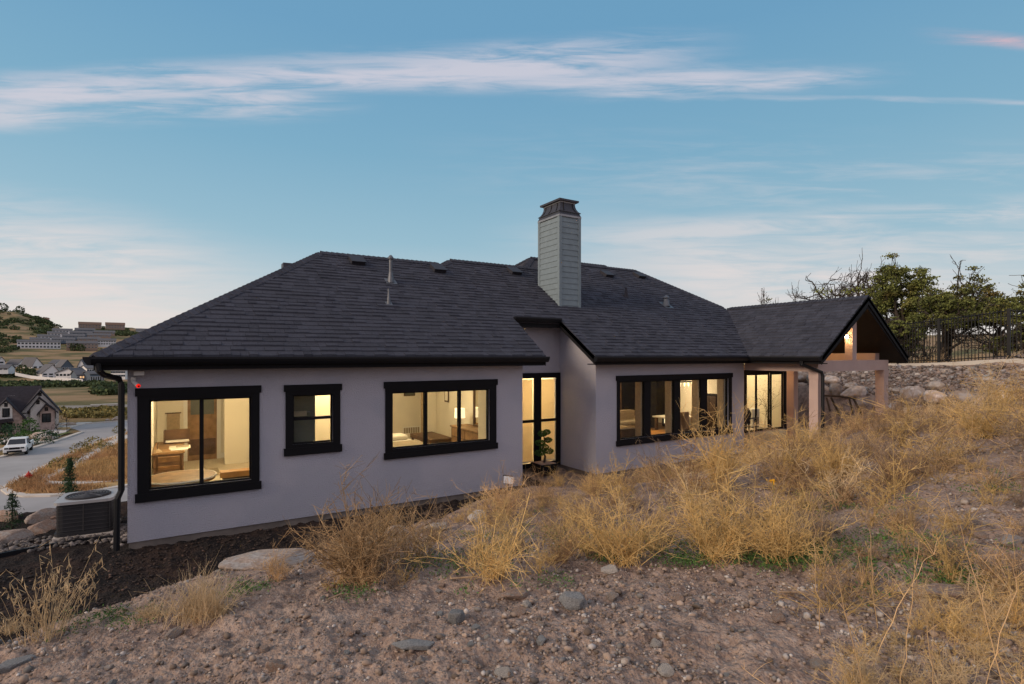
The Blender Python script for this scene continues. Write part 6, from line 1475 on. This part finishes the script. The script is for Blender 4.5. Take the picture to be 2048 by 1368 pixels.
# culvert across the valley
a, d = (215 - 1024) / 1086., 104.; loc, rz = facing(a, d, ZS - .6)
t = thing('culvert', loc, 'dark concrete culvert opening below the far road', 'culvert', rz=rz)
MB().box(-2.6, 2.6, 0, 1, 1.3, 1.7).box(-2.6, -2.1, 0, 1, -.4, 1.299).box(2.1, 2.6, 0, 1, -.4, 1.299).build('headwall', M['concrete'], t, local=True); MB().box(-2.1, 2.1, .6, .9, -.4, 1.299).build('opening', M['black'], t, local=True)

# ------------------------------------------------------------------ the town on the far slope
M['greyroof'] = mat('grey_shingle_far', (.13, .13, .14), .95, .1, .3); M['greyblue'] = mat('blue_grey_siding', (.10, .13, .17), .8, .05, 1); M['whitesiding'] = mat('white_siding', (.72, .72, .73), .8)
M['orangelit'] = mat('lit_window_orange', (.8, .5, .25), .8, emit=(1, .55, .22), estr=.7); M['tanwallfar'] = mat('tan_far_wall', (.30, .22, .17), .9); M['brownroof'] = mat('brown_roof_far', (.17, .11, .08), .9); M['litw'] = mat('far_headlight', (1, .9, .7), .5, emit=(1, .9, .65), estr=4)
def town_house(x0, x1, yb, ye, yr, d, label, wall='whitesiding', roof='greyroof', ridge='x', depth=12., wins=3, rows=2, rot=0., cat='house', grp='houses across the valley', lit=(), name='house', asym=.5, parts=True, winm='carglass'):
    """survey extents: x0..x1 wide, base yb, eave ye, ridge yr at distance d"""
    a0, a1 = (x0 - 1024) / 1086., (x1 - 1024) / 1086.; am = (a0 + a1) / 2; kk = math.hypot(1, am); w = (a1 - a0) * d / kk * 1.0
    w = (a1 - a0) * d * math.cos(math.atan(am)) ** 1; 
    zb = (712 - yb) / 1086. * d; ze = (712 - ye) / 1086. * d - zb; zr = (712 - yr) / 1086. * d - zb
    if not rot and d < 600: rot = R([28, -24, 35, -32, 18][int(abs(x0) * 7 + abs(x1)) % 5])
    if rot: w *= .85
    u, v = uv(am * d, d); t = thing(name, (u, v, zb), label, cat, grp, math.atan2(v, u) - math.pi / 2 + rot)
    MB().box(-w / 2, w / 2, 0, depth, -2.5, ze).build('wall', M[wall], t, local=True)
    o_ = .5
    if ridge == 'x':
        for s in (0, 1):
            y0_, y1_ = (-o_, depth / 2) if s == 0 else (depth + o_, depth / 2)
            MB().prism([(-w / 2 - o_, y0_, ze - .1), (-w / 2 - o_, y1_, zr), (-w / 2 - o_, y1_, zr + .35), (-w / 2 - o_, y0_, ze + .25)], (w + 2 * o_, 0, 0)).build('roof', M[roof], t, local=True)
        for sx_ in (-w / 2, w / 2 - .1): MB().prism([(sx_, 0, ze), (sx_, depth, ze), (sx_, depth / 2, zr)], (.1, 0, 0)).build('gable_wall', M[wall], t, local=True)
    elif ridge == 'y':
        xa = -w / 2 + w * asym
        MB().prism([(-w / 2, 0, ze), (w / 2, 0, ze), (xa, 0, zr)], (0, depth, 0)).build('gable_wall', M[wall], t, local=True)
        for xe in (-w / 2 - o_, w / 2 + o_):
            zee = zr - abs(xe - xa) * (zr - ze) / (abs(xe - xa) - o_ if abs(xe - xa) > o_ else 1)
            MB().prism([(xe, -o_, zee), (xa, -o_, zr), (xa, -o_, zr + .35), (xe, -o_, zee + .35)], (0, depth + 2 * o_, 0)).build('roof', M[roof], t, local=True)
    else:
        MB().box(-w / 2 - o_, w / 2 + o_, -o_, depth + o_, ze, ze + .5).build('roof', M[roof], t, local=True)
    for r in range(rows):
        for i in range(wins):
            cx = -w / 2 + w * (i + .5) / wins; ww = min(w / wins * .28, 1.0); h_ = ze / rows; z0 = h_ * (r + .32)
            mm_ = 'orangelit' if (r, i) in lit else winm
            o = MB().box(cx - ww - .15, cx + ww + .15, -.08, -.01, z0 - .15, z0 + h_ * .42 + .15).build('window', M['whitesiding' if wall != 'whitesiding' else 'greyblue'], t, local=True)
            MB().box(cx - ww, cx + ww, -.11, -.081, z0, z0 + h_ * .42).build('pane', M[mm_], o, local=True)
    return t
town_house(104, 155, 762, 746, 737, 330, 'large white gabled house in front of the valley cluster', ridge='y', wins=5, asym=.72)
town_house(151, 177, 768, 750, 741, 322, 'blue grey house with orange lit deck windows', 'greyblue', ridge='x', wins=4, lit=((1, 1), (1, 2), (0, 1)), depth=9)
town_house(176, 213, 767, 748, 743, 324, 'long blue grey house with white framed windows and dark roof', 'greyblue', ridge='x', wins=6, rows=1, depth=9)
town_house(80, 124, 757, 746, 729.5, 352, 'white house with grey roof and steep gable behind the large one', ridge='y', wins=3, asym=.6)
town_house(60, 92, 739, 731, 715.5, 420, 'white twin gabled house at the top left of the cluster', ridge='y', wins=2, rows=1, asym=.35)
town_house(33, 56, 738, 728, 719, 430, 'small white gabled house at the left of the cluster', ridge='y', wins=2, rows=1)
town_house(95, 113, 735, 727, 720, 440, 'small grey roofed house in the middle of the cluster', ridge='x', wins=3, rows=1)
town_house(120, 149, 748, 733, 720, 400, 'grey gabled house right of the cluster middle', 'greyblue', ridge='y', wins=3)
town_house(153, 172, 745, 732, 719, 405, 'light grey gabled house at the right of the cluster', 'whitesiding', ridge='y', wins=2)
town_house(172, 190, 746, 737, 731, 380, 'low white house behind the blue grey one', ridge='x', wins=3, rows=1)
town_house(216, 256, 755, 741, 738, 350, 'white block with many windows seen under the left eave', ridge='f', wins=9, rows=2)
town_house(-6, 12, 728, 722, 714, 420, 'dark roofed house cut by the left picture edge', ridge='y', wins=1, rows=1)
town_house(-20, 21, 740, 737, 730, 345, 'white low building at the left edge of the valley', ridge='x', wins=3, rows=1, depth=8)
town_house(35, 122, 697, 684, 680, 650, 'long white townhouse row with dark gaps on the far slope', ridge='x', wins=12, depth=10, roof='greyroof')
town_house(133, 196, 697, 687, 682, 640, 'beige townhouse row right of the white one', 'tanwallfar', ridge='x', wins=9, depth=10)
town_house(196, 232, 690, 681, 677, 660, 'white townhouse row climbing towards the roof edge', ridge='x', wins=7, depth=10)
for i, (x0, x1, yb) in enumerate([(60, 100, 683), (104, 150, 683), (155, 200, 682), (75, 120, 677), (125, 170, 676), (175, 222, 675), (95, 135, 671), (140, 185, 670), (188, 230, 669), (105, 145, 665), (150, 190, 664)]):
    town_house(x0, x1, yb, yb - 4, yb - 8, 700 + i * 18, 'grey roofed townhouse row packed in the estate on the far slope', ['whitesiding', 'greyblue', 'tanwallfar'][i % 3], ridge='x', wins=6, rows=1, depth=12, grp='grey roofed rows of the far estate', winm='greyblue')
for i, (x0, x1, yb, lab) in enumerate([(52, 72, 643, 'brown building on the left hilltop'), (74, 98, 644, 'second brown building on the left hilltop'), (157, 203, 653, 'wide brown apartment block on the right hilltop'), (211, 250, 654, 'right hand brown apartment block on the hilltop'), (272, 300, 666, 'white modern building at the foot of the roof hip')]):
    town_house(x0, x1, yb + 3, yb - 4, yb - 9, 1080, lab, 'tanwallfar' if i < 4 else 'whitesiding', 'brownroof' if i < 4 else 'greyroof', ridge='x', wins=7, rows=2, depth=14, grp='buildings on the far hilltops')
# hill road with cars, lamps lit
mb = MB(); pr = [(-30, 679, 860), (0, 677, 850), (30, 674, 880), (60, 669, 920), (90, 664, 960), (112, 660, 1000)]
P = []
for x, y, d in pr:
    a = (x - 1024) / 1086.; u, v = uv(a * d, d); P.append((u, v, (712 - y) / 1086. * d))
for i in range(len(P) - 1):
    p, r_2 = Vector(P[i]), Vector(P[i + 1]); t_ = (r_2 - p); n_ = Vector((-t_.y, t_.x, 0)).normalized() * 9
    if n_.dot(Vector((FWD[0], FWD[1], 0))) < 0: n_ = -n_
    mb.prism([tuple(p - n_ + Vector((0, 0, -2))), tuple(r_2 - n_ + Vector((0, 0, -2))), tuple(r_2 + n_ + Vector((0, 0, 2))), tuple(p + n_ + Vector((0, 0, 2)))], (0, 0, -3))
tag(mb.build('hill_road', M['concrete']), kind='structure')
for i, (x, y, d) in enumerate(((39, 672, 880), (90, 663.5, 955), (104, 661, 985))):
    a = (x - 1024) / 1086.; u, v = uv(a * d, d); t = thing('car', (u, v, (712 - y) / 1086. * d), ['car with lit headlights low on the hill road', 'car with lit headlights higher on the hill road', 'car with lit headlights at the top of the hill road'][i], 'car', 'cars on the hill road', math.atan2(v, u) - math.pi / 2)
    MB().prism([(-1.2, -2.5, .4), (-1.2, -2.5, 1.1), (-1.2, -1.2, 1.9), (-1.2, 1.2, 1.9), (-1.2, 2.5, 1.2), (-1.2, 2.5, .4)], (2.4, 0, 0)).build('body', M['black'], t, local=True)
    for s in (-1, 1): MB().box(s * 1.0 - .45, s * 1.0 + .45, -2.7, -2.51, .6, 1.3).build('headlight', M['litw'], t, local=True)
# scrub oak belts and clumps on the far ground
def scrub(name, pts, m, seed, n=60):
    rg = np.random.default_rng(seed); Vs = []; Fs = []; k = 0
    for u, v, s in pts:
        C = rg.normal(size=(n, 3)); C /= np.linalg.norm(C, axis=1, keepdims=True); C *= rg.uniform(.5, 1, (n, 1)) * np.array([1.3, 1.3, .8]) * s; C += np.array([u, v, h1(u, v) + s * .45])
        V, F = leaf_quads(C, s * .30, rg, 1.2); Vs.append(V); Fs.append(F + k); k += len(V)
    return tag(link(name, np_mesh(name, np.concatenate(Vs), np.concatenate(Fs)), M[m]), kind='stuff')
rg = np.random.default_rng(99); pts = []
def at(x, d): return uv((x - 1024) / 1086. * d, d)
for i in range(300): x = rg.uniform(-60, 205); d = rg.uniform(250, 292) + (x < 60) * rg.uniform(-25, 10); pts.append((*at(x, d), rg.uniform(1.2, 2.4)))
for i in range(90): x = rg.uniform(190, 260); d = rg.uniform(150, 250); pts.append((*at(x, d), rg.uniform(1., 2.2)))
scrub('scrub', pts, 'scrub', 1); pts = []
for i in range(80): x = rg.uniform(110, 255); d = rg.uniform(90, 103); pts.append((*at(x, d), rg.uniform(.4, .9)))
scrub('scrub', pts, 'sage', 3)
pts = []
for i in range(420):
    x = rg.uniform(-60, 320); d = rg.uniform(820, 1180)
    u, v = at(x, d)
    if float(fbm(np.array([u * .012]), np.array([v * .012]), 3, 4.)[0]) < -.05: continue
    pts.append((u, v, rg.uniform(2.5, 6)))
for i in range(90): x = rg.uniform(-60, 35); d = rg.uniform(560, 760); pts.append((*at(x, d), rg.uniform(2, 4.5)))
for i in range(45): x = rg.uniform(-20, 75); d = rg.uniform(345, 400); pts.append((*at(x, d), rg.uniform(1.2, 2.4)))
for i in range(110): x = rg.uniform(125, 320); d = rg.uniform(980, 1120); pts.append((*at(x, d), rg.uniform(3, 6)))
for i in range(150): x = rg.choice([rg.uniform(50, 100), rg.uniform(150, 262)]); pts.append((*at(x, rg.uniform(1030, 1065)), rg.uniform(2.5, 5)))
for i in range(90): x = rg.uniform(60, 235); pts.append((*at(x, rg.uniform(660, 900)), rg.uniform(1, 2.2)))
scrub('scrub', pts, 'scrub', 2)
for i, (x, d, s, lab) in enumerate(((150, 632, 4.5, 'dark round tree between the townhouse rows'), (161, 632, 4., 'round tree touching the dark one between the rows'), (229, 655, 4.2, 'dark conical tree at the end of the townhouses'), (40, 1120, 7, 'twin topped tree on the left hill skyline'), (5, 1110, 8, 'broad tree at the left end of the skyline'), (60, 350, 3.2, 'green tree beside the white fence in the valley'), (45, 372, 3., 'green tree left of the white house cluster'))):
    blob('tree', x, 0, d, s, lab, 'scrub', 'tree', None, 200, (1, 1, 1.1), 'trees across the valley', .2)
# white vinyl fence in front of the valley houses
mb = MB(); L = [(30, 751, 322), (60, 757, 322), (100, 761, 318), (130, 762, 316), (165, 765, 312)]
for (x, y, d), (x2, y2, d2) in zip(L[:-1], L[1:]):
    p = Vector((*at(x, d), (712 - y) / 1086. * d)); r_2 = Vector((*at(x2, d2), (712 - y2) / 1086. * d2)); mb.prism([tuple(p), tuple(r_2), tuple(r_2 + Vector((0, 0, 1.8))), tuple(p + Vector((0, 0, 1.8)))], (.2, .1, 0))
tag(mb.build('white_fence', M['whitesiding']), 'long white vinyl fence below the valley houses', 'fence')
